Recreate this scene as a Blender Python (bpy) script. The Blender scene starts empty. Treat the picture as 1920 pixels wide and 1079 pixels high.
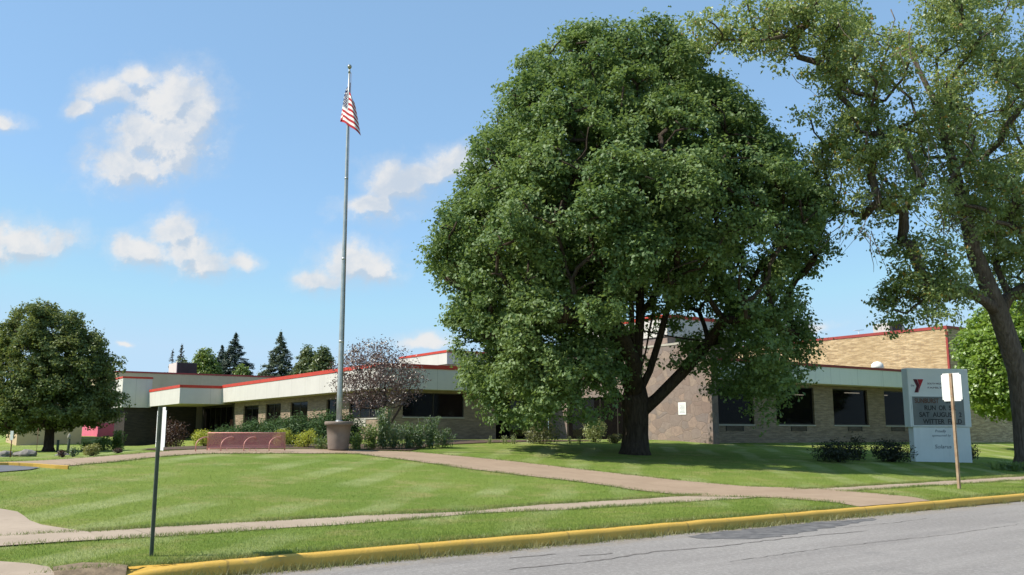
import bpy, bmesh, math, random
import numpy as np
from mathutils import Vector, Matrix

R = math.radians
scene = bpy.context.scene
COL = scene.collection

# ------------------------------------------------------------------ camera
cam_d = bpy.data.cameras.new('camera')
cam_d.sensor_width = 36.0
cam_d.lens = 31.875
cam_d.clip_start = 0.1
cam_d.clip_end = 3000
cam = bpy.data.objects.new('camera', cam_d)
COL.objects.link(cam)
cam.location = (0, 0, 1.65)
cam.rotation_euler = (R(90 + 9.107), 0, 0)
scene.camera = cam

# ------------------------------------------------------------------ sun, sky, exposure
SUN_AZ = math.atan2(-0.962, -0.27)      # bearing clockwise from +Y
SUN_EL = R(47)
sdir = Vector((math.sin(SUN_AZ) * math.cos(SUN_EL), math.cos(SUN_AZ) * math.cos(SUN_EL), math.sin(SUN_EL)))
sl = bpy.data.lights.new('sun', 'SUN')
sl.energy = 4.5
sl.angle = R(0.5)
sl.color = (1.0, 0.93, 0.82)
sun = bpy.data.objects.new('sun', sl)
COL.objects.link(sun)
sun.rotation_euler = sdir.to_track_quat('Z', 'Y').to_euler()

scene.view_settings.view_transform = 'Standard'
scene.view_settings.look = 'None'
scene.view_settings.gamma = 1
scene.view_settings.exposure = 0.50
scene.cycles.max_bounces = 8
scene.cycles.transparent_max_bounces = 12


class NT:
    """small helper round a node tree"""
    def __init__(s, tree):
        s.t = tree
        s.t.nodes.clear()

    def n(s, typ, **kw):
        nd = s.t.nodes.new(typ)
        for k, v in kw.items():
            setattr(nd, k, v)
        return nd

    def l(s, a, b):
        s.t.links.new(a, b)

    def val(s, sock, v):
        if isinstance(v, bpy.types.NodeSocket):
            s.l(v, sock)
        elif v is not None:
            if isinstance(v, (tuple, list)) and len(v) == 3 and len(sock.default_value) == 4:
                v = (*v, 1)
            sock.default_value = v

    def math(s, op, a, b=None, c=None, clamp=False):
        nd = s.n('ShaderNodeMath', operation=op, use_clamp=clamp)
        s.val(nd.inputs[0], a)
        s.val(nd.inputs[1], b)
        s.val(nd.inputs[2], c)
        return nd.outputs[0]

    def vmath(s, op, a, b=None):
        nd = s.n('ShaderNodeVectorMath', operation=op)
        s.val(nd.inputs[0], a)
        s.val(nd.inputs[1], b)
        return nd.outputs['Value'] if op in ('LENGTH', 'DOT_PRODUCT') else nd.outputs[0]

    def mix(s, f, a, b):
        nd = s.n('ShaderNodeMix', data_type='RGBA')
        s.val(nd.inputs[0], f)
        s.val(nd.inputs[6], a)
        s.val(nd.inputs[7], b)
        return nd.outputs[2]

    def noise(s, vec, scale, detail=4, rough=0.55, dist=0.0):
        nd = s.n('ShaderNodeTexNoise')
        s.val(nd.inputs['Vector'], vec)
        nd.inputs['Scale'].default_value = scale
        nd.inputs['Detail'].default_value = detail
        nd.inputs['Roughness'].default_value = rough
        nd.inputs['Distortion'].default_value = dist
        return nd.outputs[0]

    def step(s, v, lo, hi):
        nd = s.n('ShaderNodeMapRange', interpolation_type='SMOOTHSTEP')
        s.val(nd.inputs[0], v)
        nd.inputs[1].default_value = lo
        nd.inputs[2].default_value = hi
        return nd.outputs[0]

    def objco(s):
        return s.n('ShaderNodeTexCoord').outputs['Object']

    def sep(s, v):
        nd = s.n('ShaderNodeSeparateXYZ')
        s.l(v, nd.inputs[0])
        return nd.outputs

    def comb(s, x, y, z):
        nd = s.n('ShaderNodeCombineXYZ')
        s.val(nd.inputs[0], x)
        s.val(nd.inputs[1], y)
        s.val(nd.inputs[2], z)
        return nd.outputs[0]

    def bump(s, h, strength=0.3, dist=0.02):
        nd = s.n('ShaderNodeBump')
        nd.inputs['Strength'].default_value = strength
        nd.inputs['Distance'].default_value = dist
        s.l(h, nd.inputs['Height'])
        return nd.outputs[0]


# world: physical sky with fair-weather clouds laid out by direction
world = bpy.data.worlds.new('World')
scene.world = world
world.use_nodes = True
w = NT(world.node_tree)
sky = w.n('ShaderNodeTexSky', sky_type='NISHITA')
sky.sun_disc = False
sky.sun_elevation = SUN_EL
sky.sun_rotation = SUN_AZ % (2 * math.pi)
sky.altitude = 300
sky.air_density = 1.0
sky.dust_density = 0.6
sky.ozone_density = 1.5
SKY_STRENGTH = 0.13
gen = w.n('ShaderNodeTexCoord').outputs['Generated']
gx, gy, gz = w.sep(gen)
gys = w.math('MAXIMUM', gy, 0.05)
uu = w.math('DIVIDE', gx, gys)
vv = w.math('DIVIDE', gz, gys)
uv = w.comb(uu, vv, 0.0)
warp = w.n('ShaderNodeTexNoise')
w.l(uv, warp.inputs['Vector'])
warp.inputs['Scale'].default_value = 20
warp.inputs['Detail'].default_value = 5
wv = w.vmath('SUBTRACT', warp.outputs['Color'], (0.5, 0.5, 0.5))
wv = w.vmath('MULTIPLY', wv, (0.036, 0.032, 0.0))
uvw = w.vmath('ADD', uv, wv)
CLOUDS = [(-0.392, 0.375, 0.055, 0.046), (-0.4345, 0.305, 0.060, 0.032), (-0.420, 0.340, 0.045, 0.04), (-0.372, 0.352, 0.042, 0.054),
          (-0.468, 0.389, 0.036, 0.024), (-0.500, 0.368, 0.020, 0.012), (-0.4364, 0.408, 0.028, 0.014), (-0.400, 0.335, 0.055, 0.045), (-0.385, 0.318, 0.045, 0.035),
          (-0.585, 0.352, 0.026, 0.014), (-0.550, 0.2130, 0.058, 0.026), (-0.600, 0.196, 0.05, 0.022),
          (-0.380, 0.2235, 0.032, 0.026), (-0.415, 0.2025, 0.040, 0.021), (-0.347, 0.1873, 0.040, 0.019), (-0.365, 0.205, 0.04, 0.024),
          (-0.305, 0.190, 0.02, 0.010),
          (-0.1795, 0.1873, 0.046, 0.028), (-0.2149, 0.1721, 0.036, 0.0145), (-0.155, 0.181, 0.030, 0.02),
          (-0.1305, 0.2798, 0.044, 0.028), (-0.098, 0.290, 0.035, 0.018), (-0.067, 0.3018, 0.040, 0.020), (-0.1571, 0.2500, 0.038, 0.018),
          (-0.0944, 0.1002, 0.032, 0.011), (-0.4246, 0.0955, 0.010, 0.003), 
          (0.3196, 0.118, 0.036, 0.006), (0.9, 0.30, 0.10, 0.05), (-1.1, 0.35, 0.14, 0.06), (-0.85, 0.18, 0.09, 0.03)]


def cloud_density(shift):
    p_ = w.vmath('ADD', uvw, shift) if shift else uvw
    q_ = w.vmath('ADD', uv, shift) if shift else uv
    best = None
    for cu_, cv_, ru, rv in CLOUDS:
        d = w.vmath('SUBTRACT', p_, (cu_, cv_, 0))
        d = w.vmath('DIVIDE', d, (ru, rv, 1))
        v_ = w.math('SUBTRACT', 1.0, w.vmath('LENGTH', d))
        best = v_ if best is None else w.math('SMOOTH_MAX', best, v_, 0.25)
    cn = w.noise(q_, 30, 10, 0.64)
    return w.math('ADD', best, w.math('MULTIPLY', w.math('SUBTRACT', cn, 0.5), 1.75))


dens = cloud_density(None)
dens2 = cloud_density((-0.010, 0.016, 0))
mask = w.step(dens, -0.22, 0.58)
veil = w.math('MULTIPLY', w.step(dens, -0.60, 0.25), 0.30)
mask = w.math('MAXIMUM', mask, veil)
mask = w.math('MULTIPLY', mask, w.step(gy, 0.05, 0.15))
sh1 = w.step(w.math('SUBTRACT', dens2, dens), -0.15, 0.40)
sh2 = w.step(w.noise(uvw, 13, 6, 0.6), 0.40, 0.66)
shade = w.math('MAXIMUM', sh1, w.math('MULTIPLY', sh2, 0.75))
ccol = w.mix(shade, (0.95, 0.95, 0.95), (0.64, 0.71, 0.80))
mask = w.math('MULTIPLY', mask, w.math('SUBTRACT', 0.96, w.math('MULTIPLY', shade, 0.22)))
bg1 = w.n('ShaderNodeBackground')
skc = w.vmath('MULTIPLY', sky.outputs[0], (0.79, 0.955, 1.04))
skc = w.mix(0.38, skc, (2.35, 3.75, 5.2))   # thin summer haze evens out the blue
skc = w.vmath('MINIMUM', skc, (2.85, 4.05, 5.2))
w.l(skc, bg1.inputs[0])
bg1.inputs[1].default_value = SKY_STRENGTH
bg2 = w.n('ShaderNodeBackground')
w.l(ccol, bg2.inputs[0])
bg2.inputs[1].default_value = 0.63
ms = w.n('ShaderNodeMixShader')
w.l(mask, ms.inputs[0])
w.l(bg1.outputs[0], ms.inputs[1])
w.l(bg2.outputs[0], ms.inputs[2])
wo = w.n('ShaderNodeOutputWorld')
w.l(ms.outputs[0], wo.inputs[0])


# ------------------------------------------------------------------ object helpers
def tag(o, label=None, cat=None, group=None, kind=None):
    if label: o['label'] = label
    if cat: o['category'] = cat
    if group: o['group'] = group
    if kind: o['kind'] = kind
    return o


def empty(name, loc, label, cat, group=None, rz=0.0):
    o = bpy.data.objects.new(name, None)
    o.empty_display_size = 0.3
    COL.objects.link(o)
    o.location = loc
    o.rotation_euler = (0, 0, rz)
    return tag(o, label, cat, group)


def link_mesh(name, me, mats, parent=None, loc=None):
    o = bpy.data.objects.new(name, me)
    COL.objects.link(o)
    for m in (mats if isinstance(mats, (list, tuple)) else [mats]):
        me.materials.append(m)
    if parent: o.parent = parent
    if loc is not None: o.location = loc
    return o


def obj(name, bm, mats, parent=None, loc=None, smooth=False):
    me = bpy.data.meshes.new(name)
    bmesh.ops.recalc_face_normals(bm, faces=bm.faces[:])
    if smooth:
        for f in bm.faces: f.smooth = True
    bm.to_mesh(me)
    bm.free()
    return link_mesh(name, me, mats, parent, loc)


def box(bm, x0, x1, y0, y1, z0, z1, mi=0):
    v = [bm.verts.new(p) for p in ((x0, y0, z0), (x1, y0, z0), (x1, y1, z0), (x0, y1, z0),
                                   (x0, y0, z1), (x1, y0, z1), (x1, y1, z1), (x0, y1, z1))]
    for q in ((0, 3, 2, 1), (4, 5, 6, 7), (0, 1, 5, 4), (1, 2, 6, 5), (2, 3, 7, 6), (3, 0, 4, 7)):
        f = bm.faces.new([v[i] for i in q])
        f.material_index = mi
    return v


def bxo(name, b, m, parent, bevel=0.0):
    bm = bmesh.new()
    box(bm, *b)
    if bevel:
        bmesh.ops.bevel(bm, geom=bm.edges[:], offset=bevel, segments=2, affect='EDGES', profile=0.5)
    return obj(name, bm, m, parent)


def tube(bm, pts, radii, n=8, cap=True, mi=0):
    pts = [Vector(p) for p in pts]
    rings = []
    up = Vector((0.13, 0.31, 1)).normalized()
    for i, p in enumerate(pts):
        a = pts[max(0, i - 1)]
        b = pts[min(len(pts) - 1, i + 1)]
        d = (b - a)
        if d.length < 1e-6: d = Vector((0, 0, 1))
        d.normalize()
        x = d.cross(up)
        if x.length < 0.05: x = d.cross(Vector((1, 0, 0)))
        x.normalize()
        y = d.cross(x)
        r = radii[i] if isinstance(radii, (list, tuple)) else radii
        rings.append([bm.verts.new(p + (x * math.cos(2 * math.pi * k / n) + y * math.sin(2 * math.pi * k / n)) * r) for k in range(n)])
    for a, b in zip(rings, rings[1:]):
        for k in range(n):
            f = bm.faces.new((a[k], a[(k + 1) % n], b[(k + 1) % n], b[k]))
            f.smooth = True
            f.material_index = mi
    if cap:
        for rg in (rings[0], rings[-1]):
            try:
                f = bm.faces.new(rg)
                f.material_index = mi
            except ValueError:
                pass


def lathe(bm, prof, n=32, cx=0, cy=0, mi=0):
    rings = []
    for r, z in prof:
        rings.append([bm.verts.new((cx + r * math.cos(2 * math.pi * k / n), cy + r * math.sin(2 * math.pi * k / n), z)) for k in range(n)])
    for a, b in zip(rings, rings[1:]):
        for k in range(n):
            f = bm.faces.new((a[k], a[(k + 1) % n], b[(k + 1) % n], b[k]))
            f.smooth = True
            f.material_index = mi
    for rg in (rings[0], rings[-1]):
        f = bm.faces.new(rg)
        f.material_index = mi


def np_mesh(name, verts, faces_flat, k, smooth=False):
    """faces_flat: (F,k) int array"""
    me = bpy.data.meshes.new(name)
    nv, nf = len(verts), len(faces_flat)
    me.vertices.add(nv)
    me.vertices.foreach_set('co', np.asarray(verts, dtype=np.float32).ravel())
    me.loops.add(nf * k)
    me.loops.foreach_set('vertex_index', np.asarray(faces_flat, dtype=np.int32).ravel())
    me.polygons.add(nf)
    me.polygons.foreach_set('loop_start', np.arange(0, nf * k, k, dtype=np.int32))
    me.polygons.foreach_set('loop_total', np.full(nf, k, dtype=np.int32))
    if smooth:
        me.polygons.foreach_set('use_smooth', np.ones(nf, dtype=bool))
    me.update(calc_edges=True)
    me.validate()
    return me


# ------------------------------------------------------------------ materials
def new_mat(name):
    m = bpy.data.materials.new(name)
    m.use_nodes = True
    t = NT(m.node_tree)
    p = t.n('ShaderNodeBsdfPrincipled')
    o = t.n('ShaderNodeOutputMaterial')
    t.l(p.outputs[0], o.inputs[0])
    return m, t, p, o


def varied(name, c1, c2, scale=3.0, rough=0.8, bump=0.15, bscale=None, spec=0.3, metal=0.0, streak=0.0, seam=0.0):
    m, t, p, o = new_mat(name)
    co = t.objco()
    f = t.step(t.noise(co, scale, 6, 0.6), 0.3, 0.7)
    col = t.mix(f, c1, c2)
    if streak:
        x, y, z = t.sep(co)
        sv = t.comb(t.math('MULTIPLY', x, 2.2), t.math('MULTIPLY', y, 2.2), t.math('MULTIPLY', z, 0.16))
        sf = t.step(t.noise(sv, 2.0, 5, 0.6), 0.52, 0.8)
        col = t.mix(t.math('MULTIPLY', sf, streak), col, tuple(c * 0.45 for c in c1))
    if seam:
        x, y, z = t.sep(co)
        sm = t.math('ABSOLUTE', t.math('SUBTRACT', t.math('FRACT', t.math('DIVIDE', t.math('ADD', x, y), seam)), 0.5))
        col = t.mix(t.math('MULTIPLY', t.step(sm, 0.008, 0.003), 0.55), col, tuple(c * 0.4 for c in c1))
    t.l(col, p.inputs['Base Color'])
    p.inputs['Roughness'].default_value = rough
    p.inputs['Specular IOR Level'].default_value = spec
    p.inputs['Metallic'].default_value = metal
    if bump:
        t.l(t.bump(t.noise(co, bscale or scale * 8, 5, 0.6), bump, 0.02), p.inputs['Normal'])
    return m


def brick_mat(name, cols, bw=0.42, bh=0.085, mortar=(0.30, 0.26, 0.2), msize=0.012, bump=0.5):
    """long thin bricks in the wall's own frame; cols = three colours"""
    m, t, p, o = new_mat(name)
    co = t.objco()
    x, y, z = t.sep(co)
    xy = t.math('ADD', x, y)
    wob = t.noise(co, 1.7, 3)
    v = t.comb(xy, t.math('ADD', z, t.math('MULTIPLY', wob, 0.02)), 0.0)
    b = t.n('ShaderNodeTexBrick')
    t.l(v, b.inputs['Vector'])
    b.inputs['Scale'].default_value = 1.0
    b.inputs['Mortar Size'].default_value = msize
    b.inputs['Mortar Smooth'].default_value = 0.2
    b.inputs['Brick Width'].default_value = bw
    b.inputs['Row Height'].default_value = bh
    b.inputs['Bias'].default_value = 0.0
    b.inputs['Color1'].default_value = (*cols[0], 1)
    b.inputs['Color2'].default_value = (*cols[1], 1)
    b.inputs['Mortar'].default_value = (*mortar, 1)
    # courses of different tone, stretched along the wall
    sv = t.comb(t.math('MULTIPLY', xy, 0.9), t.math('MULTIPLY', z, 5.0), 0.0)
    f = t.step(t.noise(sv, 1.6, 5, 0.72), 0.44, 0.62)
    col = t.mix(t.math('MULTIPLY', f, 0.8), b.outputs['Color'], cols[2])
    f2 = t.step(t.noise(co, 0.35, 4), 0.35, 0.75)
    col = t.mix(t.math('MULTIPLY', f2, 0.35), col, tuple(c * 0.7 for c in cols[0]))
    t.l(col, p.inputs['Base Color'])
    p.inputs['Roughness'].default_value = 0.9
    p.inputs['Specular IOR Level'].default_value = 0.15
    h = t.math('ADD', t.math('MULTIPLY', b.outputs['Fac'], -1.0), t.math('MULTIPLY', t.noise(sv, 6, 4), 0.9))
    t.l(t.bump(h, bump, 0.03), p.inputs['Normal'])
    return m


def stone_mat(name):
    """irregular flagstones"""
    m, t, p, o = new_mat(name)
    co = t.objco()
    x, y, z = t.sep(co)
    v = t.comb(t.math('ADD', x, y), t.math('MULTIPLY', z, 1.5), 0.0)
    nz = t.n('ShaderNodeTexNoise')
    t.l(v, nz.inputs['Vector'])
    nz.inputs['Scale'].default_value = 1.5
    v = t.vmath('ADD', v, t.vmath('MULTIPLY', nz.outputs['Color'], (0.35, 0.35, 0)))
    vo = t.n('ShaderNodeTexVoronoi', feature='F1')
    t.l(v, vo.inputs['Vector'])
    vo.inputs['Scale'].default_value = 1.7
    ve = t.n('ShaderNodeTexVoronoi', feature='DISTANCE_TO_EDGE')
    t.l(v, ve.inputs['Vector'])
    ve.inputs['Scale'].default_value = 1.7
    r = t.n('ShaderNodeValToRGB')
    sx, sy, sz = t.sep(vo.outputs['Color'])
    t.l(sx, r.inputs[0])
    e = r.color_ramp.elements
    e[0].position = 0.0
    e[0].color = (0.235, 0.175, 0.15, 1)
    e[1].position = 1.0
    e[1].color = (0.31, 0.245, 0.205, 1)
    for ps, c in ((0.3, (0.27, 0.215, 0.19)), (0.6, (0.215, 0.18, 0.17)), (0.8, (0.33, 0.245, 0.20))):
        q = e.new(ps)
        q.color = (*c, 1)
    ed = t.step(ve.outputs['Distance'], 0.0, 0.06)
    col = t.mix(t.math('MULTIPLY', t.math('SUBTRACT', 1.0, ed), 0.45), r.outputs[0], (0.17, 0.135, 0.115))
    col = t.mix(t.math('MULTIPLY', t.step(t.noise(co, 5, 6, 0.75), .4, .65), 0.5), col, (0.18, 0.14, 0.125))
    t.l(col, p.inputs['Base Color'])
    p.inputs['Roughness'].default_value = 0.9
    p.inputs['Specular IOR Level'].default_value = 0.15
    h = t.math('ADD', ed, t.math('MULTIPLY', t.noise(co, 12, 5), 0.5))
    t.l(t.bump(h, 0.3, 0.03), p.inputs['Normal'])
    return m


def leaf_mat(name, cols, trans=0.35, tcol=None, gloss=0.06, clump=0.5, rough=0.45, stray=None):
    """cols: dark, mid, light leaf colours; varied leaf to leaf and bough to bough"""
    m = bpy.data.materials.new(name)
    m.use_nodes = True
    t = NT(m.node_tree)
    o = t.n('ShaderNodeOutputMaterial')
    geo = t.n('ShaderNodeNewGeometry')
    rnd = geo.outputs['Random Per Island']
    co = t.objco()
    nz = t.step(t.noise(co, clump, 3), 0.35, 0.65)
    col = t.mix(rnd, cols[0], cols[1])
    col = t.mix(t.math('MULTIPLY', nz, 0.55), col, cols[2])
    if stray:
        col = t.mix(t.math('GREATER_THAN', rnd, 0.965), col, stray)
    d = t.n('ShaderNodeBsdfDiffuse')
    t.l(col, d.inputs[0])
    tr = t.n('ShaderNodeBsdfTranslucent')
    tc = t.mix(0.5, col, tcol or (cols[2][0] * 1.7, cols[2][1] * 1.7, cols[2][2] * 0.9))
    t.l(tc, tr.inputs[0])
    m1 = t.n('ShaderNodeMixShader')
    m1.inputs[0].default_value = trans
    t.l(d.outputs[0], m1.inputs[1])
    t.l(tr.outputs[0], m1.inputs[2])
    g = t.n('ShaderNodeBsdfGlossy')
    g.inputs['Roughness'].default_value = rough
    g.inputs['Color'].default_value = (0.8, 0.85, 0.8, 1)
    m2 = t.n('ShaderNodeMixShader')
    m2.inputs[0].default_value = gloss
    t.l(m1.outputs[0], m2.inputs[1])
    t.l(g.outputs[0], m2.inputs[2])
    t.l(m2.outputs[0], o.inputs[0])
    return m


def bark_mat(name, c1, c2):
    m, t, p, o = new_mat(name)
    co = t.objco()
    x, y, z = t.sep(co)
    v = t.comb(t.math('MULTIPLY', x, 9), t.math('MULTIPLY', y, 9), t.math('MULTIPLY', z, 1.6))
    n = t.noise(v, 1.3, 6, 0.65, 0.6)
    t.l(t.mix(t.step(n, 0.35, 0.65), c1, c2), p.inputs['Base Color'])
    p.inputs['Roughness'].default_value = 0.95
    p.inputs['Specular IOR Level'].default_value = 0.1
    t.l(t.bump(n, 1.0, 0.12), p.inputs['Normal'])
    return m


M = {}
M['white_panel'] = varied('white painted panel', (0.585, 0.565, 0.52), (0.54, 0.52, 0.48), 0.8, 0.6, 0.03, 20, streak=0.2, seam=2.44)
M['cool_white'] = varied('cool white panel', (0.80, 0.82, 0.79), (0.76, 0.785, 0.76), 0.8, 0.6, 0.03, 20, streak=0.25, seam=2.44)
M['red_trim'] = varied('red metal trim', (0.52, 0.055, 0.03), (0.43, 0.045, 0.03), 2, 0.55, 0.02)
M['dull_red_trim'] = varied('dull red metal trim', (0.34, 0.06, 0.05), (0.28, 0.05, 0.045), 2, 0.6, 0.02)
M['taupe'] = varied('taupe wall panel', (0.53, 0.44, 0.29), (0.48, 0.40, 0.26), 0.6, 0.85, 0.1, 12, streak=0.2)
M['tan'] = varied('tan block wall', (0.52, 0.40, 0.24), (0.46, 0.35, 0.21), 0.6, 0.85, 0.1, 12)
M['magenta'] = varied('magenta wall paint', (0.60, 0.13, 0.20), (0.54, 0.11, 0.18), 0.8, 0.7, 0.05)
M['dark_brick'] = brick_mat('dark brown brick', ((0.045, 0.038, 0.034), (0.03, 0.027, 0.026), (0.06, 0.05, 0.042)), 0.3, 0.09, (0.05, 0.045, 0.04), 0.008, 0.3)
M['brick'] = brick_mat('tan roman brick', ((0.52, 0.37, 0.195), (0.33, 0.22, 0.115), (0.70, 0.545, 0.335)))
M['wing_brick'] = brick_mat('shaded tan brick', ((0.30, 0.225, 0.165), (0.22, 0.165, 0.122), (0.39, 0.305, 0.23)), 0.40, 0.10, (0.2, 0.17, 0.13), 0.012, 0.5)  # the tan brick again, with the wings' shade darkened into its colours
M['stone'] = stone_mat('flagstone cladding')
M['soffit'] = varied('beige soffit', (0.42, 0.36, 0.25), (0.36, 0.31, 0.22), 1.0, 0.8, 0.02)
M['frame'] = varied('dark bronze frame', (0.028, 0.024, 0.02), (0.04, 0.034, 0.03), 5, 0.5, 0.0)
M['sill'] = varied('pale metal sill', (0.46, 0.43, 0.37), (0.40, 0.38, 0.33), 3, 0.6, 0.02)
M['roofing'] = varied('grey gravel roofing', (0.20, 0.19, 0.18), (0.15, 0.145, 0.14), 2, 0.95, 0.3, 30)
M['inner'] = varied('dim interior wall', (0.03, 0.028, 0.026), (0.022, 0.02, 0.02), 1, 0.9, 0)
M['maroon'] = varied('maroon door paint', (0.11, 0.022, 0.022), (0.085, 0.02, 0.02), 2, 0.5, 0)
M['grille'] = varied('dark vent grille', (0.05, 0.045, 0.04), (0.035, 0.03, 0.03), 4, 0.6, 0)
M['galv'] = varied('galvanised steel', (0.46, 0.48, 0.48), (0.36, 0.38, 0.385), 5, 0.42, 0.06, 30, 0.5, 0.55)
M['dark_unit'] = varied('dark grey unit casing', (0.04, 0.04, 0.04), (0.03, 0.03, 0.03), 3, 0.6, 0.02)
M['pale_unit'] = varied('pale grey unit casing', (0.50, 0.52, 0.50), (0.42, 0.44, 0.43), 3, 0.6, 0.02)
M['sign_white'] = varied('sign white', (0.80, 0.82, 0.81), (0.74, 0.765, 0.76), 1.4, 0.5, 0.02, streak=0.18)
M['sign_post_white'] = varied('reflective sign back', (0.80, 0.80, 0.76), (0.74, 0.745, 0.72), 3, 0.45, 0.02)
M['reader'] = varied('grey reader board', (0.21, 0.225, 0.22), (0.15, 0.165, 0.165), 1.7, 0.25, 0.0, spec=0.5)
M['letter'] = varied('dark lettering', (0.02, 0.02, 0.022), (0.03, 0.03, 0.03), 9, 0.5, 0)
M['letter_red'] = varied('dark red lettering', (0.11, 0.035, 0.045), (0.09, 0.03, 0.04), 9, 0.5, 0)
M['letter_brown'] = varied('brown red letters', (0.13, 0.055, 0.03), (0.10, 0.04, 0.025), 9, 0.5, 0)
M['logo_red'] = varied('logo red', (0.42, 0.018, 0.03), (0.38, 0.016, 0.028), 9, 0.5, 0)
M['logo_dark'] = varied('logo dark maroon', (0.10, 0.008, 0.02), (0.085, 0.008, 0.018), 9, 0.5, 0)
M['letter_grey'] = varied('blue grey lettering', (0.10, 0.125, 0.15), (0.13, 0.155, 0.18), 9, 0.5, 0)
M['green_post'] = varied('dark green steel post', (0.085, 0.11, 0.07), (0.05, 0.062, 0.042), 6, 0.55, 0.1, 40)
M['rust_post'] = varied('weathered tan steel post', (0.40, 0.30, 0.20), (0.25, 0.15, 0.09), 4, 0.6, 0.1, 40)
M['rust'] = varied('rusty steel', (0.20, 0.10, 0.06), (0.14, 0.065, 0.04), 6, 0.8, 0.1)
M['concrete_brown'] = varied('brown cast concrete', (0.225, 0.178, 0.148), (0.175, 0.138, 0.115), 2.5, 0.9, 0.25, 45, streak=0.35)
M['soil'] = varied('bare soil', (0.27, 0.20, 0.13), (0.15, 0.11, 0.07), 9, 1.0, 0.6, 25)
M['rack_pink'] = varied('faded red paint', (0.70, 0.34, 0.29), (0.62, 0.26, 0.22), 6, 0.6, 0.05)
M['wood_post'] = varied('green grey timber', (0.055, 0.072, 0.045), (0.04, 0.05, 0.034), 5, 0.85, 0.2, 25)
M['stone_cap'] = varied('pale weathered cap', (0.33, 0.30, 0.25), (0.25, 0.23, 0.19), 6, 0.9, 0.2)
M['rock'] = varied('grey field stone', (0.24, 0.22, 0.195), (0.15, 0.14, 0.125), 4, 0.95, 0.5, 12)
M['paper'] = varied('white paper', (0.80, 0.82, 0.82), (0.76, 0.78, 0.78), 3, 0.8, 0)
M['ball'] = varied('dull aluminium ball', (0.40, 0.38, 0.30), (0.30, 0.29, 0.24), 6, 0.35, 0.0, spec=0.5, metal=0.7)
M['bark'] = bark_mat('maple bark', (0.045, 0.034, 0.026), (0.085, 0.066, 0.05))
M['bark_grey'] = bark_mat('grey brown bark', (0.095, 0.075, 0.06), (0.17, 0.14, 0.115))
M['twig'] = varied('dead twig wood', (0.22, 0.18, 0.15), (0.15, 0.12, 0.10), 6, 0.9, 0)
M['maple'] = leaf_mat('maple leaves', ((0.075, 0.134, 0.046), (0.128, 0.205, 0.068), (0.21, 0.285, 0.10)), 0.37, gloss=0.035, clump=0.35, rough=0.55)
M['loose_leaf'] = leaf_mat('loose yellowing leaves', ((0.125, 0.19, 0.060), (0.20, 0.275, 0.088), (0.31, 0.36, 0.14)), 0.42, gloss=0.06, clump=0.4, stray=(0.36, 0.18, 0.03))
M['linden'] = leaf_mat('dark linden leaves', ((0.070, 0.105, 0.034), (0.125, 0.165, 0.052), (0.21, 0.24, 0.085)), 0.34, gloss=0.025, clump=0.5)
M['bright_leaf'] = leaf_mat('bright green leaves', ((0.13, 0.22, 0.032), (0.19, 0.30, 0.046), (0.27, 0.38, 0.07)), 0.42, gloss=0.07)
M['purple_leaf'] = leaf_mat('dusky purple leaves', ((0.115, 0.066, 0.062), (0.185, 0.112, 0.10), (0.23, 0.155, 0.13)), 0.2, (0.20, 0.09, 0.08), gloss=0.12, clump=1.0)
M['conifer'] = leaf_mat('dark blue green needles', ((0.028, 0.052, 0.040), (0.05, 0.08, 0.062), (0.075, 0.108, 0.082)), 0.15, gloss=0.06)
M['conifer_grey'] = leaf_mat('grey green needles', ((0.05, 0.075, 0.045), (0.085, 0.115, 0.07), (0.12, 0.15, 0.09)), 0.2, gloss=0.06)
M['dead_needle'] = leaf_mat('thin grey brown needles', ((0.06, 0.05, 0.035), (0.10, 0.09, 0.06), (0.10, 0.10, 0.06)), 0.15, gloss=0.02)
M['far_leaf'] = leaf_mat('mid green leaves', ((0.065, 0.10, 0.038), (0.11, 0.15, 0.052), (0.16, 0.19, 0.07)), 0.3, gloss=0.07)
M['lime_leaf'] = leaf_mat('lime green leaves', ((0.08, 0.135, 0.028), (0.14, 0.21, 0.042), (0.19, 0.25, 0.055)), 0.35, gloss=0.05)
M['juniper'] = leaf_mat('juniper needles', ((0.028, 0.062, 0.022), (0.052, 0.10, 0.034), (0.085, 0.135, 0.05)), 0.22, gloss=0.015, clump=1.2)
M['gold_shrub'] = leaf_mat('golden green leaves', ((0.24, 0.28, 0.025), (0.36, 0.39, 0.04), (0.46, 0.45, 0.06)), 0.4, gloss=0.05, clump=1.5)
M['herb'] = leaf_mat('garden herb leaves', ((0.05, 0.095, 0.035), (0.09, 0.15, 0.048), (0.15, 0.22, 0.07)), 0.35, gloss=0.10, clump=1.4)
M['herb_light'] = leaf_mat('light herb leaves', ((0.09, 0.16, 0.025), (0.14, 0.22, 0.04), (0.22, 0.28, 0.06)), 0.4, gloss=0.06, clump=1.4)
M['red_shrub'] = leaf_mat('dark red barberry leaves', ((0.045, 0.018, 0.016), (0.085, 0.035, 0.025), (0.12, 0.07, 0.045)), 0.25, (0.2, 0.06, 0.03), gloss=0.06, clump=1.6)
M['dark_shrub'] = leaf_mat('dark yew leaves', ((0.014, 0.022, 0.011), (0.026, 0.036, 0.016), (0.040, 0.040, 0.02)), 0.15, gloss=0.04, clump=1.3)
M['olive_shrub'] = leaf_mat('olive shrub leaves', ((0.09, 0.10, 0.035), (0.15, 0.16, 0.06), (0.20, 0.20, 0.08)), 0.35, gloss=0.06, clump=1.3)
M['pale_shrub'] = leaf_mat('pale variegated leaves', ((0.22, 0.26, 0.10), (0.32, 0.36, 0.16), (0.40, 0.42, 0.20)), 0.35, gloss=0.06, clump=1.3)
M['spirea'] = leaf_mat('yellow spirea leaves', ((0.16, 0.19, 0.04), (0.26, 0.27, 0.07), (0.36, 0.30, 0.12)), 0.35, gloss=0.05, clump=2)


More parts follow.
